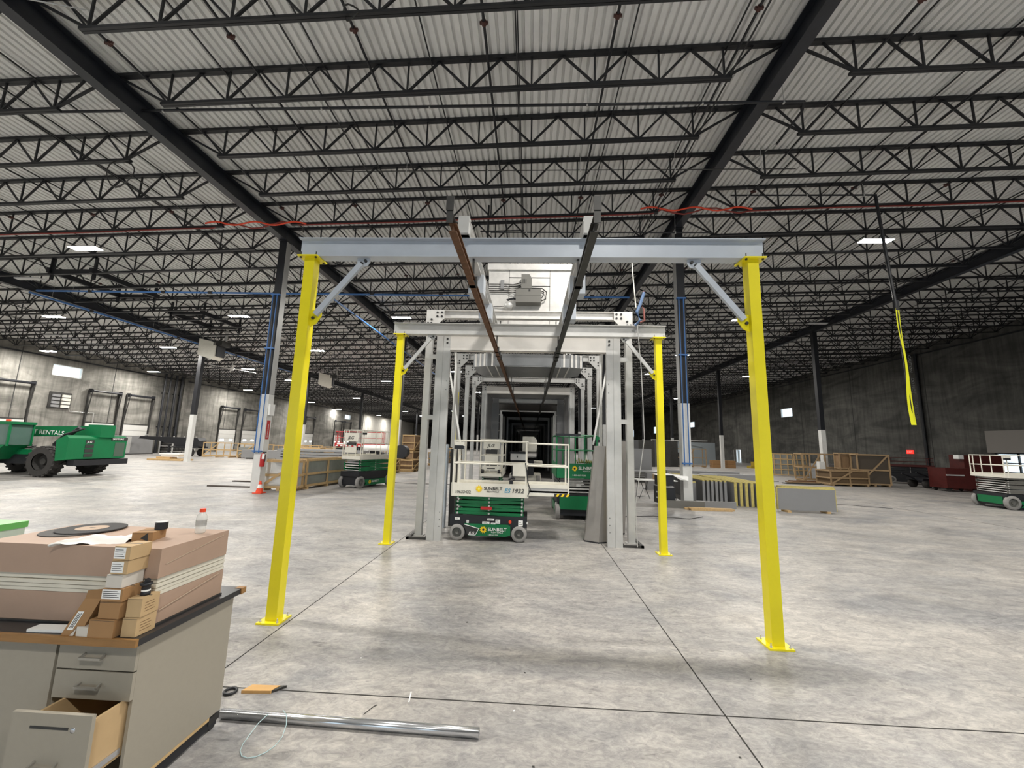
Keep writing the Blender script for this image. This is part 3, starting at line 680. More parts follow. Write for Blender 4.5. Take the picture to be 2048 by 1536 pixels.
# insulated tunnel: wall panels, roofs and inner frames
def tunnel_panel(q, y0, y1, z1, m, lab, grp=None, xi=1.86):
    x = SX((y0+y1)/2); a, b = sorted((x+q*xi, x+q*(xi+.1))); mb = MB(); mb.box(a, b, y0, y1-.01, .0, z1+.1)
    single('tunnel_wall_panel', mb, m, lab, 'wall panel', grp)
tunnel_panel(-1, 18.5, 20.6, 4.35, M_panel, 'grey insulated tunnel wall panel, nearest on the left'); tunnel_panel(1, 18.5, 20.6, 4.35, M_panel, 'grey insulated tunnel wall panel, nearest on the right')
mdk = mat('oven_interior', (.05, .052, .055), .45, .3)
for q in (-1, 1):
    s = 'left' if q < 0 else 'right'
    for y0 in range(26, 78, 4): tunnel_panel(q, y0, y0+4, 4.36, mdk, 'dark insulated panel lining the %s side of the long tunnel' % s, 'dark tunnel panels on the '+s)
    mb = MB(); x = SX(20); a, b = sorted((x+q*1.86, x+q*2.02)); mb.box(a-.0, b, 20.7, 20.8, .0, 4.3); single('trim_strip', mb, M_silver, 'bright folded metal strip at the %s edge of the tunnel mouth' % s, 'metal strip')
    a, b = sorted((x+q*1.5, x+q*1.86)); mb = MB(); mb.box(a, b, 20.62, 20.68, 0, 4.2); single('return_panel', mb, M_panel, 'grey return panel narrowing the tunnel mouth on the %s' % s, 'wall panel')
mb = MB(); mb.box(-1.9, 1.8, 18.4, 20.6, 4.46, 4.52); mb.box(-1.88, 1.78, 20.7, 20.76, 4.22, 4.46); single('tunnel_roof_panel', mb, M_panel, 'grey roof panel over the nearest tunnel section', 'roof panel')
mb = MB(); mb.box(-1.55, 1.45, 20.5, 20.58, 4.24, 4.4); single('lintel_trim', mb, M_silver, 'bright horizontal trim strip above the tunnel mouth', 'metal strip')
mb = MB(); mb.box(-1.9, 1.8, 21.2, 25.5, 4.24, 4.46)
for i in range(6): mb.box(-1.6+i*.55, -1.2+i*.55, 21.15, 21.2, 4.2, 4.46)
single('exhaust_hood', mb, M_dark, 'dark ribbed exhaust hood over the tunnel mouth', 'hood')
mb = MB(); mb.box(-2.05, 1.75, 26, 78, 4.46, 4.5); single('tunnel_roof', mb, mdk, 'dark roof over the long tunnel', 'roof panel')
for i, y in enumerate((26.2, 34.8, 44.5, 58, 70)):
    x = SX(y); t = thing('tunnel_portal', 'pale inner frame ring, number %s from the tunnel mouth' % ('one', 'two', 'three', 'four', 'five')[i], 'portal frame', (x, y, 0)); mb = MB()
    mb.box(-1.84, 1.84, -.06, .0, 4.22, 4.45); part('header', mb, M_grey, t)
    for q in (-1, 1): mb = MB(); a, b = sorted((q*1.84, q*1.70)); mb.box(a, b, -.06, 0, 0, 4.22); part('jamb', mb, M_grey, t)
    for q in (-1, 1): mb = MB(); a, b = sorted((q*1.69, q*1.5)); mb.box(a, b, .02, .5, 0, 3.9); part('inner_post', mb, M_dark, t)
# open racking visible either side inside
for q in (-1, 1):
    s = 'left' if q < 0 else 'right'; t = thing('service_ladder', 'pale ladder frame inside the %s of the tunnel mouth' % s, 'ladder', (q*1.72-.07, 24.5, 0)); mb = MB()
    for a in (-.16, .16): mb.tube([(a, 0, 0), (a, 0, 3.9)], .03, 6)
    for k in range(8): mb.tube([(-.16, 0, .4+k*.5), (.16, 0, .4+k*.5)], .015, 5)
    part('ladder', mb, M_grey, t)
# overhead duct plenum
t = thing('duct_plenum', 'faceted sheet-metal duct plenum hanging between the rails', 'duct', (0, 11.9, 4.26))
mb = MB(); mb.prism([(-1.15, -.88), (1.15, -.88), (1.55, -.72), (1.55, .5), (1.33, .85), (-1.33, .85), (-1.55, .5), (-1.55, -.72)], 'z', 0, .36); part('casing', mb, mat('duct_steel', (.30, .31, .32), .35, .6, .2, 2), t)
mb = MB()
for q in (-1, 1):
    for xx in (.98, 1.2, 1.32, 1.46): yv = -.9 if xx < 1.16 else -.9+(xx-1.15)*.42; mb.box(min(q*xx, q*(xx+.05)), max(q*xx, q*(xx+.05)), yv, yv+.03, -.0, .37)
    mb.box(q*1.15-.02, q*1.15+.02, -.87, .84, -.012, .0); mb.box(q*.9-.02, q*.9+.02, -.87, .84, -.012, .0)
part('rib', mb, M_silver, t)
mb = MB(); mb.box(-.92, .92, -.892, -.881, .03, .33); part('access_panel', mb, mat('dull_steel', (.22, .23, .24), .4, .5, .2, 2), t)
for q in (-1, 1):
    for a in (-.6, .6): mb = MB(); mb.box(q*1.2-.02, q*1.2+.02, a-.02, a+.02, .36, .85); part('hanger', mb, M_grey, t)
# burner housing on top
t = thing('burner_housing', 'tall bright sheet-metal burner housing with control boxes above the gantry', 'burner unit', (0, 10.9, 5.17))
mb = MB(); mb.prism([(-.90, 0), (.90, 0), (1.0, .38), (1.12, .75), (1.14, 1.9), (-1.14, 1.9), (-1.12, .75), (-1.0, .25)], 'y', -.3, 1.6); part('casing', mb, M_silver, t)
mb = MB(); mb.box(-1.17, 1.17, -.36, 1.64, 1.74, 1.92); part('top_flange', mb, M_silver, t)
mb = MB(); mb.box(-.57, -.56, -.306, -.3, 0, 1.74); mb.box(.56, .57, -.306, -.3, 0, 1.74)
for z in (1.27, 1.52): mb.box(-.56, .57, -.31, -.3, z, z+.02)
part('panel_seam', mb, M_dark, t)
def up(m): m.v = [(a, b, c+.385) for a, b, c in m.v]; return m
mb = MB(); mb.box(-.36, .32, -.62, -.3, .32, .70); part('burner_box', up(mb), M_pin, t)
mb = MB(); mb.box(-.02, .03, -.625, -.62, .62, .68); mb.box(-.36, .32, -.622, -.62, .50, .505); part('sight_port', up(mb), M_ink, t)
mb = MB(); mb.prism([(-.22, .72), (.06, .72), (.06, 1.0), (-.0, 1.12), (-.22, 1.12)], 'y', -.6, -.3); part('motor_box', up(mb), M_pin, t)
mb = MB(); [mb.box(-.18+k*.04, -.165+k*.04, -.605, -.6, .85, .98) for k in range(3)]; part('vent_slots', up(mb), M_ink, t)
mb = MB(); mb.box(-.8, -.7, -.36, -.3, .8, 1.05); part('junction_box', up(mb), M_panel, t)
for i, z in enumerate((.70, .75, .80, .86, .93)):
    mb = MB(); mb.tube([(-1.12, -.35, z), (-.6, -.35, z), (-.45, -.4, z-.03), (-.35, -.4, z-.01), (-.2, -.45, z+.02)], .011, 6); part('conduit', up(mb), M_dark, t)
mb = MB(); mb.tube([(.06, -.4, .80), (.35, -.38, .80), (.47, -.38, .7), (.45, -.38, .5), (.3, -.4, .42)], .016, 6); part('flex_conduit', up(mb), M_dark, t)
mb = MB(); mb.tube([(.3, -.38, .74), (.4, -.38, .7), (.38, -.38, .58), (.3, -.4, .5)], .014, 6); part('flex_conduit', up(mb), M_dark, t)
mb = MB(); mb.tube([(-1.0, -.33, .28), (-.75, -.36, .28), (-.6, -.36, .3)], .01, 5); part('conduit', up(mb), M_dark, t)
mb = MB(); mb.lathe([(0, -.16), (.1, -.16), (.12, -.05), (.12, .1), (0, .1)], 14, (-.56, -.45, .25), 'y'); part('blower', up(mb), M_grey, t, True)
mb = MB(); mb.tube([(-.5, -.46, .35), (-.6, -.5, .42), (-.42, -.5, .46), (-.34, -.48, .44)], .03, 8); part('flex_hose', up(mb), M_black, t)
for a in (-.85, .85):
    for b in (-.2, 1.0): mb = MB(); mb.box(a-.03, a+.03, b-.03, b+.03, -.55, 0); part('support_leg', mb, M_grey, t)
# leaning sheet-metal hoods
def leaning_hood(lab, x, y, w_, h, tilt, z0=0):
    t = thing('sheet_metal_hood', lab, 'metal panel', (x, y, .0)); mb = MB()
    def ring(z, s): return [(-w_/2*s+tilt*z, -.0, z), (-w_*.02+tilt*z, -.16*s, z), (w_/2*s+tilt*z, -.02, z), (w_/2*s+tilt*z, .18, z), (-w_/2*s+tilt*z, .18, z)]
    vs = ring(.01, 1)+ring(h, .74); mb.add(vs, [(0, 1, 6, 5), (1, 2, 7, 6), (2, 3, 8, 7), (3, 4, 9, 8), (4, 0, 5, 9), (5, 6, 7, 8, 9), (4, 3, 2, 1, 0)]); part('sheet', mb, mat('mill_steel', (.36, .34, .32), .42, .45, .15, 2.5), t)
    mb = MB(); mb.add([(a, b-.004, c-.02 if False else c) for a, b, c in ring(.0, 1.01)]+[(a, b-.004, .03) for a, b, c in ring(.03, 1.01)], [(0, 1, 6, 5), (1, 2, 7, 6), (2, 3, 8, 7), (3, 4, 9, 8), (4, 0, 5, 9)]); part('bottom_edge', mb, M_black, t)
leaning_hood('tall tapered brown-grey sheet-metal hood leaning by the right front jamb', 1.66, 9.45, .60, 2.12, .08)
leaning_hood('second tapered sheet-metal hood behind the right front jamb', 2.25, 10.4, .42, 2.25, .10)
mb = MB(); mb.prism([(-2.3, .0), (-2.0, .0), (-2.0, 2.06), (-2.06, 2.06)], 'y', 10.3, 10.5); single('shiny_panel', mb, mat('blue_reflecting_sheet', (.6, .66, .74), .25, .5), 'pale shiny metal panel standing behind the left front jamb', 'metal panel')
mb = MB(); mb.prism([(-1.95, .0), (-1.8, .0), (-1.9, 1.95), (-1.97, 1.95)], 'y', 10.6, 11.2); single('dark_panel', mb, M_dark, 'dark metal panel leaning beside the shiny one on the left', 'metal panel')
# ------------------------------------------------------------------ scissor lifts
def wheel(x, y, r, w_, t, hub, out, lab=None):
    """axle along y; out = sign of the visible side"""
    mb = MB(); mb.lathe([(r*.62, -w_/2), (r*.93, -w_/2), (r, -w_/2+.02), (r, w_/2-.02), (r*.93, w_/2), (r*.62, w_/2)], 24, (x, y, r), 'y'); o = part('wheel', mb, M_tyre, t, True)
    mb = MB(); mb.lathe([(0, out*w_*.2), (r*.22, out*w_*.35), (r*.25, out*w_*.15), (r*.55, out*w_*.1), (r*.62, out*w_*.46), (r*.66, out*w_*.46), (r*.66, -out*w_*.3), (0, -out*w_*.3)], 24, (x, y, r), 'y'); part('hub', mb, hub, o)
def scissor_lift(lab, loc, rz, L=1.70, W=.80, zd=.94, toe=.29, ztop=2.16, ch=M_green, arm=M_green, plat=M_cream, wr=.17, ext=0, zch=.53, front='', arms_open=False):
    t = thing('scissor_lift', lab, 'scissor lift', loc, rz); h = L/2; f = -W/2
    # local: x along the machine, -y is the decorated side
    mb = MB(); mb.box(-h+.05, h-.05, f+.03, -f-.03, .12, zch-.2); mb.box(-h+.0, h-.0, f+.01, -f-.01, zch-.22, zch); part('chassis', mb, M_black, t)
    if ch is not M_black:
        mb = MB(); mb.prism([(-h+.32, .36), (h-.42, .36), (h-.36, .33), (h-.36, .14), (h-.46, .11), (-h+.42, .11), (-h+.52, .19)], 'y', f-.012, f+.02); p = part('side_panel', mb, ch, t)
        mb = MB(); mb.prism([(-h+.32, .36), (h-.42, .36), (h-.36, .14), (-h+.5, .12)], 'y', -f-.02, -f+.012); part('side_panel', mb, ch, t)
    for sx in (-1, 1):
        for sy in (-1, 1): wheel(sx*(h-.17), sy*(W/2-.04), wr, .13, t, mat('hub_dark', (.12, .12, .11), .5), sy)
    mb = MB(); n = 5 if not arms_open else 7; st = (zd-zch)/n
    for sy in (-1, 1):
        for i in range(n):
            z = zch+st*(i+.5); d = .028
            mb.bar((-h+.1, sy*(W/2-.09), z-d*(1 if i % 2 else -1)*.6), (h-.08, sy*(W/2-.09), z+d*(1 if i % 2 else -1)*.6), .04, st*.82)
    part('scissor_arms', mb, arm, t)
    mb = MB()
    for i in range(n):
        z = zch+st*(i+.5)
        for xx in (-h+.15, .0, h-.12): mb.tube([(xx, -W/2+.05, z), (xx, W/2-.05, z)], .022, 8)
    part('pivot_pin', mb, M_grey, t)
    mb = MB(); mb.box(-h+.02, h, f, -f, zd, zd+.06); mb.box(-h+.0, h+.02, f-.012, f+.012, zd-.0, zd+toe); mb.box(-h+.0, h+.02, -f-.012, -f+.012, zd, zd+toe)
    mb.box(-h+.0, -h+.02, f, -f, zd, zd+toe*.7); part('platform', mb, plat, t)
    mb = MB(); r = .019; zm = zd+toe+(ztop-zd-toe)*.46
    for sy in (-1, 1):
        y = sy*(W/2-.0)
        mb.tube([(-h+.02, y, ztop), (h, y, ztop)], r); mb.tube([(-h+.02, y, zm), (h, y, zm)], r)
        for xx in (-h+.03, -h+.16, h-.04): mb.tube([(xx, y, zd), (xx, y, ztop)], r)
    for x in (-h+.03,) if ext else (-h+.03, h-.03):
        for z in (zm, ztop): mb.tube([(x, -W/2, z), (x, W/2, z)], r)
        for yy in (-.22, .22): mb.tube([(x, yy, zd), (x, yy, ztop)], r*.9)
    part('guard_rail', mb, plat, t)
    mb = MB(); mb.box(-h+.05, -h+.26, f-.08, f+.06, ztop-.12, ztop-.03); part('control_box', mb, plat, t)
    mb = MB(); mb.box(-h+.04, -h+.24, f-.09, f+.05, ztop-.19, ztop-.11); mb.tube([(-h+.1, f-.05, ztop-.1), (-h+.1, f-.06, ztop-.02)], .02); part('joystick', mb, M_black, t)
    if ext:
        e = h+ext; mb = MB(); mb.box(h, e, f+.04, -f-.04, zd+.12, zd+.16); mb.box(h, e, f+.025, f+.04, zd+.05, zd+.11)
        mb.box(h, e, f+.025, f+.05, zd+.22, zd+.30); mb.box(h, e, -f-.05, -f-.03, zd+.05, zd+.30); mb.box(e-.02, e, f+.03, -f-.03, zd+.05, zd+.3); x = part('extension_deck', mb, plat, t)
        mb = MB(); mb.box(h, e-.03, f+.04, f+.048, zd+.11, zd+.22); part('deck_edge', mb, M_off, x)
        mb = MB(); y = f+.035
        for yy in (y, -y):
            mb.tube([(h-.0, yy, ztop-.03), (e-.02, yy, ztop-.04)], r); mb.tube([(h-.4, yy, zm-.01), (e-.02, yy, zm-.03)], r); mb.tube([(e-.02, yy, zd+.1), (e-.02, yy, ztop-.03)], r)
        for z in (zm-.03, ztop-.04): mb.tube([(e-.02, y, z), (e-.02, -y, z)], r)
        part('extension_rail', mb, plat, x)
        mb = MB(); mb.box(h-.34, h-.04, f-.02, f-.005, zm-.25, zm+.02); part('document_box', mb, plat, x)
        mb = MB()
        mb.box(e-.33, e-.0, f+.02, f+.024, zd+.05, zd+.115); g = part('hazard_strip', mb, M_ink, x)
        mb = MB()
        for k in range(3): mb.prism([(e-.30+k*.11, zd+.05), (e-.25+k*.11, zd+.05), (e-.21+k*.11, zd+.115), (e-.26+k*.11, zd+.115)], 'y', f+.016, f+.02)
        part('stripe', mb, M_sun, g)
    return t, h, f
t, h, f = scissor_lift('white and green scissor lift numbered 10633432 in the tunnel mouth, nearest of all', (-.78, 9.52, 0), 0, ext=.92)
text('lettering', '10633432', .088, M_ink, t, (-h+.09, f-.016, .985+.02), bold=.003)
sunlogo(t, -h+.62, f-.014, 1.11, .085, None, mat('sun_pale', (.95, .85, .15), .5))
text('lettering', 'SUNBELT', .095, M_ink, t, (-h+.73, f-.016, 1.09), bold=.006, sx=1.05)
text('lettering', 'RENTALS', .045, M_ink, t, (-h+.79, f-.016, 1.04), sx=1.5)
text('lettering', 'ES', .125, M_cyan, t, (-h+1.18, f-.016, 1.045), shear=.25, bold=.005, sx=1.1)
text('lettering', '1932', .125, M_ink, t, (-h+1.34, f-.016, 1.045), shear=.25, bold=.005, sx=1.1)
sunlogo(t, -.10, f-.016, .245, .085)
text('lettering', 'SUNBELT', .095, M_wht, t, (.0, f-.018, .225), bold=.006, sx=1.05)
text('lettering', 'RENTALS', .042, M_wht, t, (.07, f-.018, .18), sx=1.5)
text('lettering', 'JLG', .07, M_wht, t, (-.42, f-.03, .15), shear=.3, bold=.005, sx=1.15)
text('lettering', '1-800-667-9328', .035, M_wht, t, (.0, f-.018, .13))
mb = MB(); mb.bar((-.52, f-.022, .345), (-.2, f-.022, .265), .012, .012); mb.bar((-.2, f-.022, .265), (-.27, f-.022, .13), .012, .012); mb.bar((-.27, f-.022, .13), (-.42, f-.022, .13), .012, .012); part('white_chevron', mb, M_wht, t)
mb = MB(); mb.prism([(-.55, .35), (-.22, .26), (-.28, .14), (-.45, .14)], 'y', f-.018, f-.011); part('black_flash', mb, M_ink, t)
for x, z, a, b in ((-.74, .455, .11, .05), (-.48, .4, .05, .06), (-.13, .38, .16, .065), (.06, .375, .1, .03), (-.02, .46, .15, .045), (.16, .42, .1, .08), (.66, .40, .1, .12), (.84, .41, .03, .04)):
    mb = MB(); mb.box(x-.0, x+a, f-.003, f+.008, z-b/2, z+b/2); st_ = part('warning_sticker', mb, M_wht, t)
    mb = MB()
    for k in range(2): mb.box(x+a*.15, x+a*(.85-.25*k), f-.004, f-.003, z-b*.22+k*b*.35, z-b*.12+k*b*.35)
    part('print', mb, M_ink, st_)
mb = MB(); mb.box(-.18, .07, f+.02, f+.06, .66, .72); part('red_lock_arm', mb, M_red, t)
mb = MB(); mb.lathe([(0, -.02), (.03, -.02), (.035, 0)], 10, (.48, f-.0, .42), 'y'); part('stop_button', mb, M_orange, t)
mb = MB(); mb.box(-.06+.5, .02+.5, f+.0, f+.1, 1.23, 1.30); mb.tube([(.42, f+.05, 1.32), (.5, f+.03, 1.37), (.56, f+.03, 1.34)], .02); part('foot_switch', mb, M_black, t)
mb = MB(); mb.tube([(h+.0, f-.03, .98), (h+.06, f-.03, 1.12), (h+.0, f-.02, 1.28), (h-.02, f-.03, 1.5), (h-.06, f-.03, 1.7)], .012, 6); part('cable', mb, M_black, t)
# green lift to the right
t, h, f = scissor_lift('all-green scissor lift seen end-on behind the white extension deck, right side of tunnel', (1.48, 13.2, 0), math.pi/2, L=2.4, W=1.17, zd=1.18, toe=.42, ztop=2.42, plat=M_green, arm=M_black, wr=.24, zch=.72)
R_ = (math.pi/2, 0, -math.pi/2)
mb = MB(); mb.box(-h-.05, -h-.0, -.58, .22, 1.18, 1.6); mb.box(-h-.05, -h, .3, .58, 1.18, 1.55); mb.box(-h-.02, -h+.1, -.5, .5, .3, .68); o = part('end_panel', mb, M_green, t)
mb = MB(); mb.prism([(0.07+.085*math.cos(k*math.pi/11)*(1 if k % 2 else .65), 1.46+.085*math.sin(k*math.pi/11)*(1 if k % 2 else .65)) for k in range(22)], 'x', -h-.056, -h-.05); part('sun_logo', mb, M_sun, o)
mb = MB(); mb.lathe([(0, -h-.058), (.03, -h-.058), (.03, -h-.05)], 12, (0, .07, 1.46), 'x'); part('logo_centre', mb, M_ink, o)
text('lettering', 'SUNBELT', .125, M_wht, t, (-h-.056, -.04, 1.43), R_, bold=.008); text('lettering', 'RENTALS', .045, M_wht, t, (-h-.056, -.16, 1.37), R_, sx=1.5); text('lettering', '1-800-667-9328', .06, M_wht, t, (-h-.056, .14, 1.25), R_)
mb = MB()
for i in range(7): mb.tube([(-h+.05, -.45+i*.07, 1.62), (-h+.1, -.42+i*.07, 1.68+.03*(i % 3)), (-h+.02, -.38+i*.06, 1.63)], .02, 6)
part('cable_coil', mb, mat('olive_cable', (.25, .25, .06), .6), t)
mb = MB(); mb.box(-h-.04, -h+.04, -.1, .62, 2.39, 2.46); part('padded_rail', mb, M_black, t)
mb = MB(); mb.box(-h-.03, -h-.02, -.12, .02, .95, 1.02); part('data_plate', mb, M_grey, t)
# white lift seen end-on
t, h, f = scissor_lift('white and green scissor lift seen end-on inside the tunnel, left of centre', (-1.22, 14.9, 0), math.pi/2, L=1.8, W=.76, zd=1.0, toe=.24, ztop=2.25)
mb = MB(); mb.box(-h-.05, -h-.0, -.28, .28, 1.93, 2.2); mb.box(-h-.06, -h, -.22, .22, 1.5, 1.72); mb.box(-h-.08, -h, -.3, .3, 1.2, 1.36); mb.box(-h-.08, -h, -.36, .36, 1.0, 1.1); p = part('ladder_gate', mb, M_cream, t)
mb = MB(); mb.box(-h-.07, -h-.0, -.2, .2, 1.76, 1.9); mb.box(-h-.09, -h-.0, -.14, .14, 1.26, 1.29); mb.tube([(-h-.06, -.33, 1.18), (-h-.06, -.24, 1.18)], .07); mb.tube([(-h-.06, .24, 1.18), (-h-.06, .33, 1.18)], .07); part('dark_slot', mb, M_ink, t)
text('lettering', 'JLG', .14, M_ink, t, (-h-.056, .14, 2.0), (math.pi/2, 0, -math.pi/2), 1.1, shear=.3, bold=.008)
# white boom-lift far in the tunnel
t = thing('work_platform', 'big white machine box standing far inside the tunnel centre', 'lift', (-.28, 22, 0))
mb = MB(); mb.prism([(-.02, 1.75), (.72, 1.75), (.76, 1.95), (.76, 2.35), (.6, 2.55), (-.02, 2.55)], 'y', 0, .7); part('control_cabinet', mb, M_cream, t)
mb = MB(); mb.box(-.65, .15, -.3, .4, 1.28, 1.62); part('white_box', mb, M_wht, t)
mb = MB(); mb.box(-.7, .16, -.3, .5, 1.62, 1.72); mb.box(-.6, .6, .0, 1.2, .5, 1.26); mb.box(-.32, -.26, -.31, -.3, 1.42, 1.52); part('dark_body', mb, M_black, t)
mb = MB(); mb.box(-.3, 1.1, 1.0, 2.2, 1.05, 1.2); mb.box(-.7, 1.0, .3, 2.2, .2, .5); part('deck', mb, M_cream, t)
for sx in (-.6, .85):
    for yy in (.4, 2.0): mb = MB(); mb.lathe([(0, -.1), (.25, -.1), (.25, .1), (0, .1)], 14, (sx, yy, .25), 'x'); part('wheel', mb, M_tyre, t, True)
# left lift, three-quarter view
t, h, f = scissor_lift('white and green scissor lift left of the tunnel, between the two left yellow posts', (-7.55, 19.0, 0), math.radians(72), L=2.3, W=1.02, zd=1.25, toe=.22, ztop=2.55, wr=.26, zch=.72, plat=M_cream)
mb = MB(); mb.box(-h-.05, -h-.0, -.38, .38, 2.05, 2.42); mb.box(-h-.05, -h, -.3, .3, 1.55, 1.8); p = part('ladder_gate', mb, M_cream, t)
mb = MB(); mb.box(-h-.06, -h, -.25, .25, 1.86, 2.0); part('dark_slot', mb, M_ink, t)
text('lettering', 'JLG', .2, M_ink, t, (-h-.056, .2, 2.15), (math.pi/2, 0, -math.pi/2), 1.1, shear=.3, bold=.01)
sunlogo(t, -.4, f-.016, .25, .1); text('lettering', 'SUNBELT', .12, M_wht, t, (-.28, f-.018, .22), bold=.006)
# red lift behind it
t, h, f = scissor_lift('red-railed scissor lift behind the white and green one on the left', (-16.3, 38.6, 0), math.radians(12), L=4.3, W=1.8, zd=1.5, toe=.35, ztop=2.9, ch=M_black, arm=M_black, plat=M_red, wr=.4, zch=.95)
mb = MB(); [mb.box(-h+.1+i*.4, -h+.3+i*.4, f-.02, f-.013, 1.52, 1.62) for i in range(10)]; mb.box(-h+.2, -.2, f-.02, f-.013, 1.68, 1.8); part('white_stripe', mb, M_wht, t)
# right-edge lift
t, h, f = scissor_lift('white-railed green scissor lift at the right edge, deck raised on open arms', (21.3, 18.4, 0), math.radians(-8), L=3.0, W=1.5, zd=1.28, toe=.16, ztop=2.2, wr=.28, zch=.62, arm=M_pin, arms_open=True)
mb = MB(); mb.box(-.6, h-.1, f-.03, f+.3, .6, 1.22); part('battery_tray', mb, M_black, t)
mb = MB(); mb.box(-h-.02, -h+.2, -.55, .55, .2, .5); mb.box(-.9, h, f-.02, f+.1, .18, .56); part('green_panel', mb, M_green, t)
# red lift at the right
t, h, f = scissor_lift('low dark red scissor lift parked by the exit sign', (28.6, 32.2, 0), math.radians(-25), L=2.6, W=1.1, zd=1.25, toe=.15, ztop=1.9, ch=M_black, arm=M_black, plat=M_dred, wr=.27, zch=.8)
# ------------------------------------------------------------------ telehandler
def telehandler():
    t = thing('telehandler', 'green rough-terrain telehandler parked at the left edge of the photo', 'telehandler', (-24.6, 19.2, 0)); G = M_green2
    def tw(x, y, r=.72, w_=.5):
        o = 1 if y > 0 else -1
        mb = MB(); mb.lathe([(r*.55, -w_/2), (r*.9, -w_/2), (r*.96, -w_/2+.05), (r*.96, w_/2-.05), (r*.9, w_/2), (r*.55, w_/2)], 36, (x, y, r), 'y')
        for k in range(20):
            a = 2*math.pi*k/20
            for s in (-1, 1):
                aa = a+s*.08; c, sn = math.cos(aa), math.sin(aa)
                mb.bar((x+c*r*.97, y+s*.02, r+sn*r*.97), (x+math.cos(aa+.2)*r*.95, y+s*w_*.48, r+math.sin(aa+.2)*r*.95), .09, .07, up=(c, 0, sn))
        q = part('wheel', mb, M_rubber, t)
        mb = MB(); mb.lathe([(0, o*.12), (r*.2, o*.12), (r*.25, o*.02), (r*.5, o*.0), (r*.56, o*.2), (r*.56, -o*.2), (0, -o*.2)], 24, (x, y, r), 'y'); part('hub', mb, M_dark, q)
    for x in (1.95, -1.9):
        for y in (-1.0, 1.05): tw(x, y)
    mb = MB(); mb.box(-2.6, 2.6, -.55, .6, .55, 1.0); mb.box(1.7, 2.2, -.9, .9, .55, .85); mb.box(-2.1, -1.6, -.9, .9, .55, .85); part('chassis', mb, M_black, t)
    # rear body
    mb = MB(); mb.prism([(2.75, .78), (3.25, .86), (3.25, 1.85), (3.1, 1.98), (2.65, 1.75)], 'y', -1.3, 1.45); b = part('rear_body', mb, G, t)
    mb = MB(); mb.box(3.0, 3.35, -1.0, 1.55, .55, .82); part('bumper', mb, M_black, b)
    mb = MB()
    for z in (.95, 1.17, 1.39, 1.60): mb.box(3.245, 3.262, -.55, -.17, z, z+.16)
    part('ladder_slot', mb, M_ink, b)
    mb = MB(); mb.box(3.24, 3.258, .85, 1.35, .95, 1.65); part('grille', mb, mat('grille_grey', (.07, .11, .08), .7), b)
    mb = MB(); mb.box(3.24, 3.262, .62, 1.46, 1.75, 1.9); part('name_plate', mb, M_ink, b)
    text('lettering', 'SKYTRAK', .12, M_wht, b, (3.266, .68, 1.78), (math.pi/2, 0, math.pi/2), 1.15, bold=.004)
    text('lettering', 'JLG', .12, M_wht, b, (3.266, -.5, 1.63), (math.pi/2, 0, math.pi/2), 1.2, shear=.3, bold=.004)
    mb = MB(); mb.box(-2.0, 2.5, .3, 1.35, .85, 1.15); part('engine_cover', mb, G, t)
    mb = MB(); mb.prism([(-.3, 1.0), (2.8, 1.0), (2.8, 1.25), (-.3, 1.25)], 'y', -.55, .3); part('frame_rail', mb, G, t)
    # boom
    mb = MB(); mb.bar((3.1, .35, 2.22), (-5.2, .35, 1.98), .45, .5); o = part('boom', mb, G, t)
    mb = MB(); mb.box(2.6, 3.3, .0, .7, 1.9, 2.52); part('boom_pivot', mb, G, o)
    text('lettering', 'SUNBELT RENTALS', .3, M_wht, o, (-1.55, .115, 2.04), (math.pi/2, 0.03, 0), 1.1, bold=.012)
    mb = MB(); mb.tube([(2.4, -.2, 2.35), (1.2, -.25, 1.3)], .09, 10); mb.tube([(2.7, -.25, 2.3), (1.8, -.3, 2.0), (1.3, -.3, 1.5)], .05, 8); part('lift_cylinder', mb, M_black, t)
    # cab
    mb = MB(); mb.prism([(-3.2, .75), (-.5, .75), (.0, 1.35), (.15, 1.45), (-3.2, 1.45)], 'y', -1.3, -.35); c = part('cab_body', mb, G, t)
    mb = MB(); mb.box(-2.2, .32, -1.3, -.35, 2.42, 2.55); part('cab_roof', mb, G, c)
    for x, dx in ((-2.15, .25), (-.95, 0), (.22, 0)):
        for y in (-1.28, -.38): mb = MB(); mb.bar((x-dx*2.5, y, 1.4), (x, y, 2.45), .08, .06); part('cab_post', mb, G, c)
    mb = MB(); mb.box(-.9, .2, -1.27, -1.26, 1.46, 2.42); mb.box(-2.4, -1.0, -1.27, -1.26, 1.46, 2.42); mb.box(.2, .21, -1.25, -.4, 1.46, 2.42); part('cab_glass', mb, M_glass, c)
    mb = MB(); mb.box(-1.0, -.5, -1.0, -.6, 1.4, 2.1); part('seat', mb, M_black, c)
    mb = MB(); mb.lathe([(0, 0), (.09, 0), (.09, .1), (0, .12)], 10, (-.6, -.8, 2.55)); part('beacon', mb, M_orange, c)
telehandler()
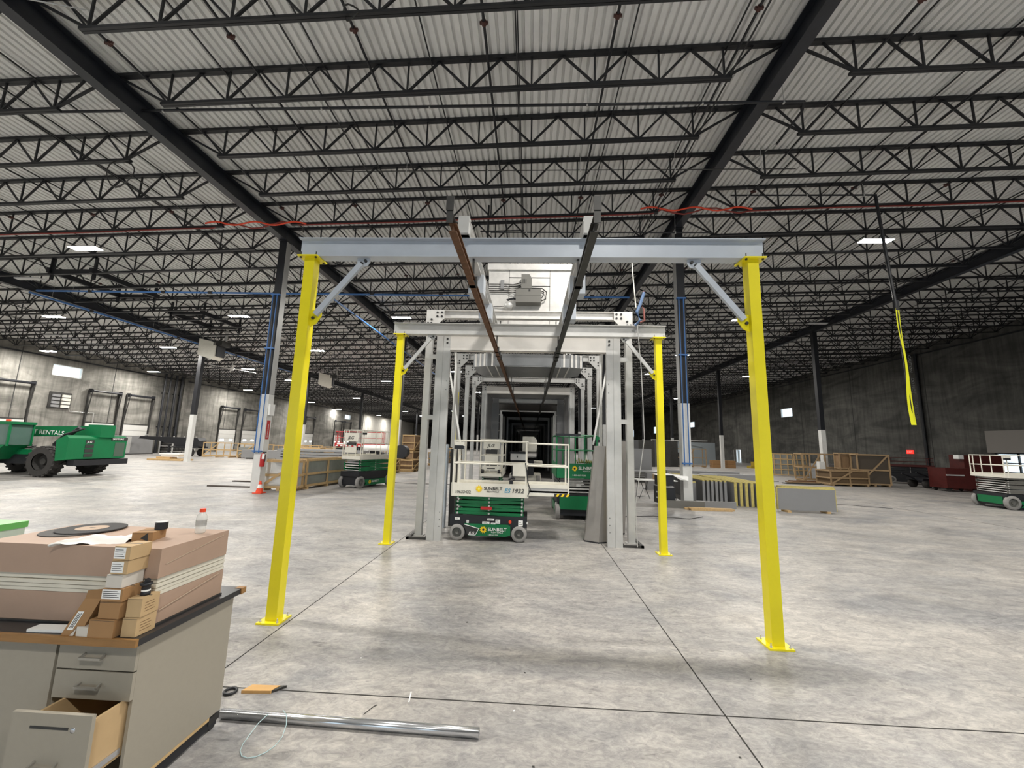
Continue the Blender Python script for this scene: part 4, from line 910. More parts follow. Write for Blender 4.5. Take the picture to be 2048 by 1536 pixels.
# ------------------------------------------------------------------ left-hand equipment
t = thing('air_handler', 'grey rooftop air handler box with louvres behind the telehandler', 'air handler', (-44+1.55, 41.5, 0))
mb = MB(); mb.box(-1.4, .8, -3.4, 1.6, .08, 1.95); part('casing', mb, M_panel, t)
mb = MB(); mb.box(-1.2, .9, -3.5, 1.7, 0, .08); part('base_rail', mb, M_dark, t)
mb = MB(); mb.box(.8, .82, -1.4, -.9, .2, 1.85); mb.box(.2, .8, -3.43, -3.4, .3, 1.8); part('pale_panel', mb, M_grey, t)
mb = MB()
for i in range(3):
    for j in range(5): mb.box(.8, .83, -3.2+i*.55, -2.75+i*.55, .35+j*.28, .55+j*.28)
part('louvre', mb, M_ink, t)
t = thing('storage_rack', 'black low rack piled with dark bundles beside the riser pipes', 'rack', (-42.6, 47.2, 0)); mb = MB()
for x in (-.8, .8):
    for y in (-1.4, 1.8): mb.box(x-.05, x+.05, y-.05, y+.05, 0, 2.0)
for z in (.2, .8, 1.4): mb.box(-.8, .8, -1.4, 1.8, z, z+.06)
part('frame', mb, M_grey, t)
for i, (z, n_) in enumerate(((.26, 6), (.86, 6), (1.46, 4))):
    for k in range(n_): mb = MB(); y = -1.1+k*.5; mb.lathe([(0, -.7), (.2, -.7), (.24, 0), (.2, .7), (0, .7)], 10, (0, y, z+.22), 'x'); part('bundle', mb, M_dark, t, True)
t = thing('gooseneck_trailer', 'black gooseneck trailer end standing beside the far white column', 'trailer', (-37.4, 41.0, 0)); mb = MB()
mb.prism([(-3.4, 1.7), (-3.2, 1.95), (3.0, 1.9), (3.2, 1.6), (3.2, .9), (.9, .85), (.5, 1.25), (-.4, 1.3), (-1.2, 1.55)], 'y', -.5, .5)
mb.box(-.1, .05, -.45, -.3, 0, 1.2); mb.box(.6, 3.2, -.8, .8, .85, 1.0); part('frame', mb, M_black, t)
mb = MB(); mb.tube([(-3.2, 0, 1.9), (-3.2, 0, 2.05), (-2.9, 0, 2.08)], .06); part('coupler', mb, M_grey, t)
for y in (-.7, .7): mb = MB(); mb.lathe([(0, -.1), (.4, -.1), (.4, .1), (0, .1)], 16, (2.6, y, .4), 'y'); part('wheel', mb, M_rubber, t, True)
for x, y, L_, s in ((-12.6, 16.95, 1.9, 'longer dark floor plate lying left of the near white column'), (-13.4, 19.0, 1.2, 'shorter dark floor plate lying left of the near white column')):
    mb = MB(); mb.box(x-L_/2, x+L_/2, y-.09, y+.09, 0, .05); single('floor_plate', mb, mat('brown_plank', (.07, .055, .045), .7), s, 'plank')
# cone, extinguisher, signs on the near column
t = thing('traffic_cone', 'orange traffic cone with pale collar at the foot of the white column', 'traffic cone', (-10.22, 15.36, 0))
mb = MB(); mb.lathe([(0, .03), (.135, .03), (.03, .46), (0, .46)], 18); mb.box(-.17, .17, -.17, .17, 0, .03); part('body', mb, M_orange, t)
mb = MB(); mb.lathe([(.092, .2), (.06, .33), (.055, .33)], 18); mb.lathe([(.094, .19), (.098, .19), (.062, .33), (.058, .33)], 18); part('collar', mb, M_wht, t)
t = thing('fire_extinguisher', 'red fire extinguisher hung on the white column above the cone', 'fire extinguisher', (-10.37, 15.55, .98))
mb = MB(); mb.lathe([(0, 0), (.085, .0), (.09, .03), (.09, .42), (.05, .52), (.02, .54), (0, .54)], 16); part('cylinder', mb, M_red, t, True)
mb = MB(); mb.box(-.03, .12, -.02, .02, .54, .58); mb.tube([(.03, 0, .55), (.12, -.03, .45), (.12, -.03, .2)], .014, 6); part('handle', mb, M_black, t)
mb = MB(); mb.box(.03, .13, -.1, -.09, .3, .5); part('tag', mb, M_wht, t)
t = thing('extinguisher_sign', 'tall red and white extinguisher sign on the white column', 'sign', (-10.428, 15.75, 2.05))
mb = MB(); mb.box(-.006, .0, -.1, .1, 0, .75); part('board', mb, M_red, t)
text('lettering', 'FIRE EXTINGUISHER', .085, M_wht, t, (.003, .03, .04), (0, -math.pi/2, -math.pi/2 if False else math.pi), .75)
mb = MB(); mb.box(-10.42, -10.34, 15.6, 15.9, 3.0, 3.45); single('white_box', mb, M_wht, 'small white box fixed on the near white column just below its black part', 'box')
# ------------------------------------------------------------------ crates
def crate(lab, x, y, L_, W_, H_, rz=0, fill=None, style=0, group=None, cat='crate', diag=1, z=0):
    t = thing('wooden_crate', lab, cat, (x, y, z), rz, group); a, b = L_/2, W_/2; s = .045; M_wood = M_wood2 if x > 10 else MATS['pine']
    mb = MB()
    for sy in (-1, 1):
        n = max(2, int(L_/1.1)+1)
        for i in range(n): px = -a+s+i*(L_-2*s)/(n-1); mb.box(px-s, px+s, sy*b-.02, sy*b+.02, .1, H_)
        for zz in (.1, H_/2-.04, H_-.09): mb.box(-a, a, sy*b-.035, sy*b+.035, zz, zz+.09)
    for sx in (-1, 1):
        for zz in (.1, H_/2-.04, H_-.09): mb.box(sx*a-.02, sx*a+.02, -b, b, zz, zz+.09)
    part('frame', mb, M_wood, t)
    mb = MB()
    for px in (-a+.15, 0, a-.15): mb.box(px-.06, px+.06, -b-.04, b+.04, 0, .1)
    part('skid', mb, M_wood, t)
    if diag:
        n = max(1, int(L_/2.2))
        for i in range(n):
            x0 = -a+i*L_/n; mb = MB(); mb.bar((x0+.05, -b-.045, .15), (x0+L_/n*(.93 if L_ < 2.2 else .55), -b-.045, H_-.1), .09, .02, up=(0, 1, 0)); part('diagonal_board', mb, M_wood, t)
    if fill:
        mb = MB(); mb.box(-a+.07, a-.07, -b+.05, b-.05, .12, H_-.1 if style == 0 else H_*.98); mb.v = [(a, b, .12+(c-.12)*.78) for a, b, c in mb.v] if group else mb.v; part('content', mb, fill, t)
    return t
FG = mat('glass_sheets', (.30, .31, .29), .2, 0, .15, 3)
crate('open crate of dark wrapped glass right of the white column, with long diagonal', -10.05, 16.45, 1.5, .5, 1.22, .1, M_film)
crate('long crate of glass sheets behind the near left yellow post', -9.45, 18.5, 3.1, .55, 1.25, math.radians(84), FG, diag=0)
crate('low plywood-sided crate at the end of the glass crates', -9.9, 20.9, 1.6, .6, .85, math.radians(75), M_ply, diag=0)
pos = [(-9.4, 27.0, 1.7, 1.0, .95, 'low crate just right of the left scissor lift'), (-8.6, 29.3, 1.5, 1.0, .85, 'low crate under the tall crates beyond the lift'),
       (-9.6, 33.5, 3.0, 1.1, 1.35, 'lower big crate of the stack right of the rear yellow post'), (-8.6, 38.5, 2.6, 1.1, 1.2, 'crate with cross boards right of the stack, left of the grey frame'),
       (-8.8, 43.5, 2.6, 1.2, 1.2, 'farther crate seen beside the grey outer leg'), (-8.9, 48.5, 2.6, 1.2, 1.5, 'crate seen in the gap left of the front jamb')]
for x, y, L_, W_, H_, s in pos: crate('open wooden '+s, x, y, L_, W_, H_, math.radians(85), M_ply if y < 36 else FG)
crate('upper wooden crate stacked on the big one right of the rear yellow post', -9.7, 34.2, 3.0, 1.0, 1.3, math.radians(85), M_ply, z=1.36)
g = 'lumber crates along the left side'
for i, (x, y, L_, H_) in enumerate(((-32.0, 40.8, 3.0, 1.5), (-28.5, 41.2, 3.2, 1.45), (-25.0, 41.6, 3.2, 1.4), (-21.6, 41.0, 3.0, 1.2), (-20.2, 36.0, 3.0, 1.35), (-17.8, 33.0, 2.8, 1.25), (-21.6, 45.5, 4.0, 1.3), (-16.5, 44, 4.0, 1.2), (-26.2, 46, 4.0, 1.4))):
    crate('open pale lumber crate in the long row beyond the near white column', x, y, L_, 1.0, H_, .05*(i % 3), (None, FG, None)[i % 3], group=g)
for k in range(5):
    mb = MB(); z = .12+k*.155
    for j in range(4): mb.box(-28.4, -23.2, 39.0+j*.28, 39.22+j*.28, z, z+.153)
    if k == 0: mb.box(-28, -27.9, 39, 40.1, 0, .12); mb.box(-24, -23.9, 39, 40.1, 0, .12)
    single('steel_bundle', mb, M_panel, 'flat bundle of grey steel sections stacked in front of the lumber crates', 'steel bundle', 'stacked steel sections')
for k in range(6):
    mb = MB(); z = .0+k*.22; mb.box(-19.3, -12.6, 30.4, 31.6, z+.06, z+.218); mb.box(-19.2, -19.0, 30.4, 31.6, z, z+.061); mb.box(-13, -12.8, 30.4, 31.6, z, z+.061)
    single('steel_bundle', mb, M_panel, 'long grey steel bundle behind the near yellow post, below the red lift', 'steel bundle', 'long steel bundles by the red lift')
mb = MB(); mb.box(-31.8, -28.8, 32.6, 33.8, .0, .14); mb.box(-31.2, -30, 32.8, 33.5, .14, .3); single('pallet', mb, M_wood, 'low pallet with scraps at the foot of the far left white column', 'pallet')
mb = MB(); mb.box(-31.0, -29.2, 32.8, 33.6, .5, .62); mb.box(-30.9, -29.4, 32.9, 33.5, .3, .5); single('wrapped_bundle', mb, M_wht, 'white wrapped bundle on the low pallet', 'bundle')
mb = MB(); mb.lathe([(0, -.3), (.5, -.3), (.5, .3), (0, .3)], 18, (-9.3, 29.5, 1.35), 'y'); mb.box(-9.6, -9.0, 29.3, 29.7, .86, .9); single('cable_reel', mb, M_black, 'round black cable reel on the low crate beside the rear yellow post', 'reel')
mb = MB(); mb.tube([(-15.2, 37, 1.45), (-10.9, 36.5, 1.45)], .28, 12); mb.box(-15, -14.8, 36.7, 37.2, 0, 1.2); mb.box(-11.4, -11.2, 36.3, 36.8, 0, 1.2); single('white_duct', mb, M_wht, 'thick white round duct lying behind the left scissor lift', 'duct', smooth=False)
mb = MB(); mb.tube([(-7.1, 21.0, .01), (-5.6, 20.5, .01), (-4.2, 20.9, .01), (-2.8, 20.2, .01)], .012, 5); single('floor_cable', mb, M_dark, 'thin dark cable lying on the floor left of the tunnel', 'cable')
mb = MB(); mb.tube([(2.6, 12.8, .01), (4.0, 13.2, .01), (5.0, 12.9, .01), (5.6, 13.4, .01)], .011, 5); single('floor_cable', mb, M_dark, 'thin dark cable lying on the floor right of the tunnel', 'cable')
# ------------------------------------------------------------------ right-hand stores
def slab(x0, x1, y0, y1, z0, z1, m, name, lab, cat, grp=None, rz=0):
    mb = MB(); mb.box(x0, x1, y0, y1, z0, z1, rot=rz or None); return single(name, mb, m, lab, cat, grp)
def foam_panel(x0, y0, x1, y1, th, h, lab, z0=.0, grp=None, cap=False):
    """upright sandwich panel: metal skins, yellow foam core, from one end to the other"""
    t = thing('insulated_panel', lab, 'insulated panel', (x0, y0, z0), 0, grp); d = Vector((x1-x0, y1-y0, 0)); n_ = Vector((-d.y, d.x, 0)).normalized(); L_ = d.length
    def slabp(o0, o1, ex, hh):
        mb = MB(); a = n_*o0; b = n_*o1; u = d.normalized()*ex
        vs = [a-u, d+a+u, d+b+u, b-u]; vs = vs+[v+Vector((0, 0, hh)) for v in vs]
        mb.add(vs, [(0, 1, 2, 3), (4, 7, 6, 5), (0, 4, 5, 1), (1, 5, 6, 2), (2, 6, 7, 3), (3, 7, 4, 0)]); return mb
    part('metal_skin', slabp(0, .012, 0, h), M_panel, t); part('metal_skin', slabp(th-.012, th, 0, h), M_panel, t); part('foam_core', slabp(.012, th-.012, .0 if cap else .03, h+.03), M_foam, t)
    if cap: part('end_cap', slabp(.0, th, .012, h-.02), M_panel, t)
foam_panel(9.0, 15.2, 10.85, 15.02, .12, .74, 'front grey panel with yellow foam edge, right of the near right yellow post', z0=.07)
for x in (9.25, 10.6): mb = MB(); mb.box(x-.06, x+.06, 15.02, 15.4, 0, .07); single('wood_block', mb, M_wood, 'small wood block under the front grey foam panel, %s one' % ('left' if x < 10 else 'right'), 'wood block')
foam_panel(7.0, 15.85, 8.85, 15.35, .1, .70, 'grey panel with yellow foam edge, left of the near right yellow post', z0=.08) if False else None
for i in range(7):
    foam_panel(8.12+i*.17, 16.3-i*.07, 8.35+i*.17, 20.3-i*.07, .12, .86, 'upright foam-cored panel in the row left of the near right yellow post', grp='foam panels standing in a row')
for i in range(6):
    foam_panel(7.1+i*.145, 16.75-i*.05, 7.2+i*.145, 21-i*.05, .10, .88, 'upright grey panel in the group just right of the tall column', grp='grey panels right of the column', cap=True)
foam_panel(6.3, 16.4, 6.85, 17.0, .12, .78, 'slanted grey panel with yellow foam top touching the tall column')
for i in range(3): foam_panel(9.7+i*.1, 15.75+i*.45, 11.3+i*.3, 15.65+i*.45, .12, .76, 'grey foam-edged panel lying behind the front panel', grp='panels behind the front panel')
for i, (x0, x1, y0, y1, h) in enumerate(((6.2, 9.9, 21.6, 22.0, .82), (9.4, 12.6, 22.8, 23.2, .8), (8.2, 12.4, 24.6, 25.0, .85))):
    slab(x0, x1, y0, y1, 0, h, M_panel, 'metal_panel', ('grey panel box behind the tall column, left one', 'grey panel box behind the foam panels, middle one', 'grey panel box behind the foam panels, right one')[i], 'panel')
for i in range(8): slab(6.4+i*.02, 15.2-i*.3, 25.6, 27.6, .3+i*.05, .335+i*.05, M_panel if i % 2 else M_pin, 'flat_sheet', 'flat grey sheet in the low wide stack behind the panels', 'metal sheet', 'wide stack of flat sheets')
slab(6.5, 14.6, 25.7, 27.5, 0, .3, M_dark, 'sheet_stand', 'low dark stand under the wide stack of flat sheets', 'stand')
slab(5.0, 6.4, 15.15, 15.25, 0, .26, M_pin, 'kick_panel', 'low grey panel strip on the floor left of the tall column', 'panel'); slab(6.2, 7.6, 15.35, 15.45, 0, .25, M_panel, 'kick_panel', 'low grey panel strip on the floor right of the tall column', 'panel')
mb = MB(); mb.box(5.75, 7.15, 14.72, 14.84, .0, .06); mb.box(5.6, 7.3, 14.86, 15.0, 0, .06); mb.box(5.7, 7.2, 14.76, 14.9, .06, .09); single('loose_lumber', mb, M_wood, 'pale boards lying at the foot of the tall right column', 'lumber')
# work bench with white sheet, tool chest
t = thing('folding_table', 'white folding table right of the rear right yellow post', 'table', (5.55, 17.9, 0))
mb = MB(); mb.box(-.9, .75, -.4, .4, .74, .78); part('table_top', mb, M_wht, t)
for x in (-.6, .5):
    mb = MB(); mb.tube([(x-.22, -.3, 0), (x-.05, -.3, .42), (x-.15, -.3, .74)], .014, 6); mb.tube([(x+.22, -.3, 0), (x+.05, -.3, .42), (x+.15, -.3, .74)], .014, 6); mb.tube([(x-.05, -.3, .42), (x+.05, -.3, .42)], .014, 6)
    mb.tube([(x-.2, .3, 0), (x+.2, .3, 0.05)], .014, 6); mb.tube([(x-.2, .3, 0), (x-.1, .3, .74)], .014, 6); part('leg', mb, M_dark, t)
slab(5.45, 5.85, 17.8, 18.1, .785, 1.02, M_card3, 'cardboard_box', 'small pale box on the white folding table', 'box')
t = thing('tool_chest', 'black rolling tool chest with white sheet on top, beside the tall column', 'tool chest', (5.15, 15.6, 0))
mb = MB(); mb.box(-.32, .28, -.3, .3, .12, .72); part('lower_body', mb, M_black, t)
mb = MB(); mb.box(-.28, .24, -.28, .3, .76, 1.12); part('upper_box', mb, M_black, t)
mb = MB(); mb.box(-.2, .22, -.31, -.3, .70, .74); mb.box(-.36, -.32, -.2, -.1, .3, .34); mb.box(-.36, -.32, -.2, -.1, .5, .54); part('trim_strip', mb, M_grey, t)
mb = MB(); mb.add([(-.35, -.32, 1.16), (.2, -.34, 1.18), (.8, -.2, 1.14), (.8, .3, 1.16), (-.35, .32, 1.17), (.2, .3, 1.2), (.45, -.33, 1.02), (.75, -.32, 1.0)], [(0, 1, 5, 4), (1, 2, 3, 5), (1, 6, 7, 2)]); single('white_sheet', MB().add([(a+5.15, b+15.6, c-.035) for a, b, c in mb.v], mb.f), M_wht, 'crumpled white sheet lying over the black tool chest', 'sheet')
for sx in (-.25, .2):
    mb = MB(); mb.lathe([(0, -.03), (.06, -.03), (.06, .03), (0, .03)], 12, (sx, -.2, .06), 'y'); part('caster', mb, M_dark, t)
# upright boxes and far panels
for i, (x, y, w_, h, m, s) in enumerate(((7.6, 28.2, 1.6, 2.05, M_panel, 'tall grey cabinet box seen between outer leg and rear right post'), (9.3, 34.5, 1.5, 1.55, M_panel, 'shorter grey box right of the tall cabinet'), (8.3, 30.5, .9, 1.5, M_dark, 'dark grey box beside the tall cabinet'))):
    slab(x-w_/2, x+w_/2, y, y+1.2, 0, h, m, 'panel_cabinet', s, 'cabinet')
for i in range(9): slab(8.2+i*1.05, 9.2+i*1.05, 45+.5*i, 45.3+.5*i, 0, 3.0, M_dark if i % 3 else mat('panel_darker', (.09, .09, .095), .6), 'standing_panel', 'dark grey standing panel in the far row behind the rear right post', 'panel', 'far row of standing panels')
slab(16.5, 17.1, 44, 44.4, 0, 3.4, M_panel, 'narrow_panel', 'narrow tall pale panel just left of the tall right column', 'panel')
mb = MB(); mb.box(18.6, 29.5, 58, 58.4, 0, 3.15, rot=math.radians(28), piv=(18.6, 58, 0)); single('long_panel_wall', mb, mat('pale_blue_panel', (.42, .47, .50), .35, .2, .05, 1), 'long pale blue-grey panel wall standing in the far right bay', 'panel')
mb = MB(); mb.tube([(17, 57.6, 3.3), (26, 60.6, 3.35)], .05, 6); mb.box(17, 17.1, 57.4, 57.6, 0, 3.3); single('top_pipe', mb, M_wht, 'thin pale pipe lying along the top of the long panel wall', 'pipe')
mb = MB(); mb.box(37.3, 37.7, 41.5, 55, 0, 1.9); single('wall_base_box', mb, mat('wall_dark', (.05, .05, .05), .8), 'long dark low box along the foot of the right wall', 'box') if False else None
crate('tall narrow open crate in front of the long pale panel wall, with diagonal', 19.6, 50.2, 3.3, .8, 2.2, .1, None); slab(18.0, 19.1, 50.1, 50.3, .15, 1.7, M_dark, 'leaning_sheet', 'dark sheet leaning inside the tall narrow crate', 'sheet')
for j in range(2):
    for k in range(2): slab(21.9+j*1.4, 23.2+j*1.4, 49.8, 50.6, .45*k, .43+.45*k, M_card, 'cardboard_carton', 'brown carton in the low pile left of the distant white column base', 'carton', 'brown cartons by the distant column')
def lattice(x, y, w_, h, rz, lab, lean=0):
    t = thing('lattice_crate_side', lab, 'crate', (x, y, 0), rz); mb = MB(); n = max(3, int(w_/.45)); s = .04
    for i in range(n+1): mb.box(-w_/2+i*w_/n-s, -w_/2+i*w_/n+s, -.02, .02, 0, h)
    for k in range(5): mb.box(-w_/2, w_/2, -.04, -.02, .05+k*(h-.1)/4-.03, .05+k*(h-.1)/4+.05)
    if lean: mb.v = [(a, b+c*lean, c) for a, b, c in mb.v]
    part('lattice', mb, M_wood, t)
    mb = MB(); mb.box(-w_/2+.05, w_/2-.05, .06, .12, .05, h-.05)
    if lean: mb.v = [(a, b+c*lean, c) for a, b, c in mb.v]
    part('content', mb, FG, t); return t
lattice(22.6, 38.2, 2.6, 1.95, math.radians(-22), 'lattice-slatted crate just right of the near right yellow post')
lattice(23.9, 37.0, 1.3, 1.95, math.radians(8), 'leaning narrow slatted crate right of the lattice crate', .1)
for k in range(4): slab(23.0, 25.6, 33.0, 34.6, .31*k, .305+.31*k, M_panel, 'grey_carton', 'flat grey carton in the pile left of the white column base', 'carton', 'grey cartons by the right column')
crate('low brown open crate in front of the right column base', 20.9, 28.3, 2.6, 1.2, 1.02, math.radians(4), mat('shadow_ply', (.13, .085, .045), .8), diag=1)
crate('long low crate frame with cross boards behind the right column base', 22.4, 31.4, 4.5, 1.0, 2.05, math.radians(-2), None, diag=1)
crate('tall dark-boarded crate with crossed boards on the right', 23.0, 28.6, 1.9, .7, 2.1, math.radians(-10), mat('dark_ply', (.07, .056, .042), .8), diag=1)
crate('tall narrow crate behind the dark-boarded crate on the right', 22.3, 29.7, 1.2, .6, 2.15, math.radians(-8), M_ply, diag=1)
slab(20.4, 20.8, 29.6, 29.9, 0, 1.5, M_white, 'white_post_guard', 'white upright board beside the right column base', 'board')
for k in range(3): slab(17.2+.4*k, 19.6+.4*k, 28.2+.3*k, 28.7+.3*k, .0+.06*k, .06+.06*k, (M_dark, M_ply, M_rust)[k], 'scrap_board', 'dark scrap board on the floor left of the brown crate', 'board', 'scrap boards on the right floor')
mb = MB(); mb.box(27.0, 28.4, 51, 52, 0, .3); mb.box(27.4, 28.0, 51.2, 51.8, .3, .8); single('yellow_machine', mb, mat('dull_yellow', (.45, .32, .03), .6), 'small dull yellow floor machine left of the near right yellow post', 'machine')
t = thing('tool_cart', 'dark red rolling tool cart with pale handle, right side', 'tool cart', (26.2, 26.4, 0))
mb = MB(); mb.box(-1.0, .9, -.5, .6, .2, 1.4); part('body', mb, M_dred, t)
mb = MB(); mb.box(-1.0, .0, -.56, -.5, .95, 1.02); part('handle', mb, M_off, t)
for x in (-.8, .7): mb = MB(); mb.lathe([(0, -.04), (.11, -.04), (.11, .04), (0, .04)], 12, (x, -.35, .11), 'y'); part('caster', mb, M_rubber, t); mb = MB(); mb.lathe([(0, -.04), (.11, -.04), (.11, .04), (0, .04)], 12, (x, .45, .11), 'y'); part('caster', mb, M_rubber, t)
t = thing('tool_cabinet', 'taller dark red cabinet with white label behind the tool cart', 'tool cabinet', (28.6, 27.25, 0))
mb = MB(); mb.box(-1.3, 1.0, -.4, .5, .0, 2.2); part('body', mb, M_dred, t)
mb = MB(); mb.box(-1.6, -1.3, -.42, -.1, 1.95, 2.2); mb.box(-1.305, -1.3, -.3, .2, 1.95, 2.15); part('label_plate', mb, M_wht, t)
t = thing('flat_trailer', 'black flatbed trailer standing between the red lift and red cart', 'trailer', (27.8, 28.4, 0))
mb = MB(); mb.box(-2.2, .1, -.6, .6, .5, .62); mb.bar((-2.2, 0, .56), (-3.0, 0, .9), .08); mb.bar((-1.5, -.6, .62), (-2.6, -.6, 1.0), .06); part('deck', mb, M_black, t)
for x in (-1.9, -.3): mb = MB(); mb.lathe([(0, -.08), (.28, -.08), (.28, .08), (0, .08)], 14, (x, -.5, .28), 'y'); part('wheel', mb, M_rubber, t, True); mb = MB(); mb.lathe([(0, -.08), (.28, -.08), (.28, .08), (0, .08)], 14, (x, .5, .28), 'y'); part('wheel', mb, M_rubber, t, True)
mb = MB(); mb.box(37.6, 37.95, 29.6, 35.1, 2.5, 4.25); single('wall_board', mb, mat('warm_grey_panel', (.26, .24, .22), .6), 'big warm grey panel at the right edge above the bright window', 'panel')
mb = MB()
for yy in (31.9, 33.3, 34.8): mb.box(XR-.1, XR+.0, yy-.05, yy+.05, .9, 2.5)
for zz in (.9, 1.65, 2.4): mb.box(XR-.1, XR, 30.6, 34.9, zz, zz+.08)
single('window_mullions', mb, M_navy, 'dark mullions across the low bright window at the right edge', 'window frame')
mb = MB(); mb.bar((12.7, 17.9, .012), (14.4, 17.0, .012), .03, .012); single('floor_strip', mb, M_dark, 'thin dark strip lying on the floor right of the front panel', 'strip')
# ------------------------------------------------------------------ foreground cabinet
CXR, CYF, CYB = -2.135, 2.44, 3.18
t = thing('drawer_cabinet', 'grey laminate drawer cabinet in the left foreground, bottom drawer open', 'cabinet', (-2.85, 2.8, 0))
mb = MB(); mb.box(-3.5, CXR-.02, CYB-.02, CYB, .12, .905); mb.box(-3.5, -2.62, CYF, CYB-.02, .12, .905); mb.box(-2.62, CXR-.02, CYF, CYB-.02, .12, .14); mb.box(-2.62, CXR-.02, CYF+.02, CYB-.02, .6, .905); wpart('carcass', mb, M_lam, t)
mb = MB(); mb.box(CXR-.02, CXR, CYF, CYB, .12, .905); wpart('side_panel', mb, M_lam, t)
mb = MB(); mb.box(CXR-.06, CXR-.021, CYF+.05, CYB, .02, .118); mb.box(-3.5, CXR-.06, CYF+.09, CYF+.11, 0, .118); wpart('plinth', mb, M_black, t)
mb = MB(); mb.box(CXR-.022, CXR-.0, CYF, CYB-.1, .098, .119); wpart('bottom_edge', mb, M_wood, t, label='exposed pale wood strip along the bottom of the side panel')
mb = MB(); mb.box(-3.5, -2.625, CYF-.02, CYF-.001, .13, .9); wpart('door', mb, M_lam, t)
def handle(par, x, y, z):
    mb = MB(); w_ = .065
    mb.box(x-w_, x+w_, y-.035, y-.025, z-.006, z+.006); mb.bar((x-w_, y-.03, z), (x-w_+.005, y, z+.012), .01); mb.bar((x+w_, y-.03, z), (x+w_-.005, y, z+.012), .01)
    wpart('handle', mb, mat('satin_nickel', (.40, .38, .34), .4, .6), par, label='satin metal bow handle')
for z0, z1 in ((.755, .895), (.60, .745)):
    mb = MB(); mb.box(-2.605, CXR+.0, CYF-.021, CYF-.001, z0, z1); d = wpart('drawer', mb, M_lam, t); handle(d, -2.38, CYF-.021, (z0+z1)/2+.0)
yo = 2.205
mb = MB(); mb.box(-2.56, -2.12, yo, yo+.02, .28, .655); d = wpart('drawer', mb, M_lam, t, label='open bottom drawer front with a dark slot'); handle(d, -2.33, yo, .42)
mb = MB(); mb.box(-2.53, -2.515, yo+.02, 2.75, .31, .60); mb.box(-2.18, -2.165, yo+.02, 2.75, .31, .60); mb.box(-2.515, -2.18, yo+.02, 2.75, .305, .32); wpart('drawer_box', mb, M_card3, d, label='pale wooden drawer box')
mb = MB(); mb.box(-2.45, -2.24, yo-.002, yo+.001, .583, .595); wpart('label_slot', mb, M_ink, d)
mb = MB(); mb.lathe([(0, -.004), (.012, -.004), (.014, 0)], 12, (-2.215, yo-.0, .585), 'y'); wpart('lock', mb, M_chrome, d, True)
mb = MB(); mb.box(-2.164, -2.157, yo+.05, 2.43, .33, .36); wpart('drawer_runner', mb, M_chrome, d)
mb = MB()
for x in (-2.2,):
    mb.lathe([(0, -.02), (.035, -.02), (.035, .02), (0, .02)], 14, (x+.02, CYB-.03, .035), 'x'); mb.box(x-.02, x+.05, CYB-.08, CYB+.02, .05, .10)
wpart('foot_bracket', mb, M_dark, t)
t = thing('worktop', 'black worktop with worn wood front edge on the drawer cabinet', 'worktop', (-2.85, 2.8, .906))
mb = MB(); mb.box(-3.6, -2.10, 2.385, 3.24, .906, .944); wpart('slab', mb, M_top, t)
mb = MB(); mb.box(-3.6, -2.10, 2.365, 2.384, .904, .946); wpart('front_edge', mb, M_edge, t, label='worn brown wood edge'); mb = MB(); mb.box(-2.15, -2.092, 3.2, 3.25, .904, .946); wpart('edge_chip', mb, M_edge, t)
# panel stack on the worktop
SX0, SX1, SY0, SY1 = -3.36, -2.17, 2.53, 3.08
def stack(lab, z0, z1, m, name, cat, dx=0, dy=0, grp=None, top=None):
    mb = MB(); mb.box(SX0-dx, SX1+dx, SY0-dy, SY1, z0, z1); return single(name, mb, m, lab, cat, grp)
stack('lower brown kraft-wrapped flat carton on the worktop', .955, 1.12, M_card2, 'flat_carton', 'carton')
stack('upper brown kraft-wrapped flat carton, topmost of the stack', 1.225, 1.40, M_card2, 'flat_carton', 'carton', .005, .012)
for i, (z0, z1) in enumerate(((1.122, 1.142), (1.145, 1.165), (1.169, 1.19), (1.195, 1.221))):
    stack('thin cream board between the two brown flat cartons', z0, z1, M_board, 'cream_board', 'board', -.004*(i % 2), .004*(i % 3), 'cream boards between the cartons')
mb = MB(); mb.box(SX0-.02, SX1+.01, SY0-.01, SY1, .945, .954); single('protective_sheet', mb, M_dark, 'dark thin sheet under the lower brown carton', 'sheet')
for (z, x1) in ((1.33, -2.25), (1.06, -2.3)):
    mb = MB(); mb.bar((SX1+.007, SY0+.03, z-.03), (SX1+.007, SY1-.05, z+.045), .002, .005); single('tape_seam', mb, mat('tape_tan', (.5, .38, .28), .4), 'pale wrapping seam across the side of the %s brown carton' % ('upper' if z > 1.2 else 'lower'), 'tape')
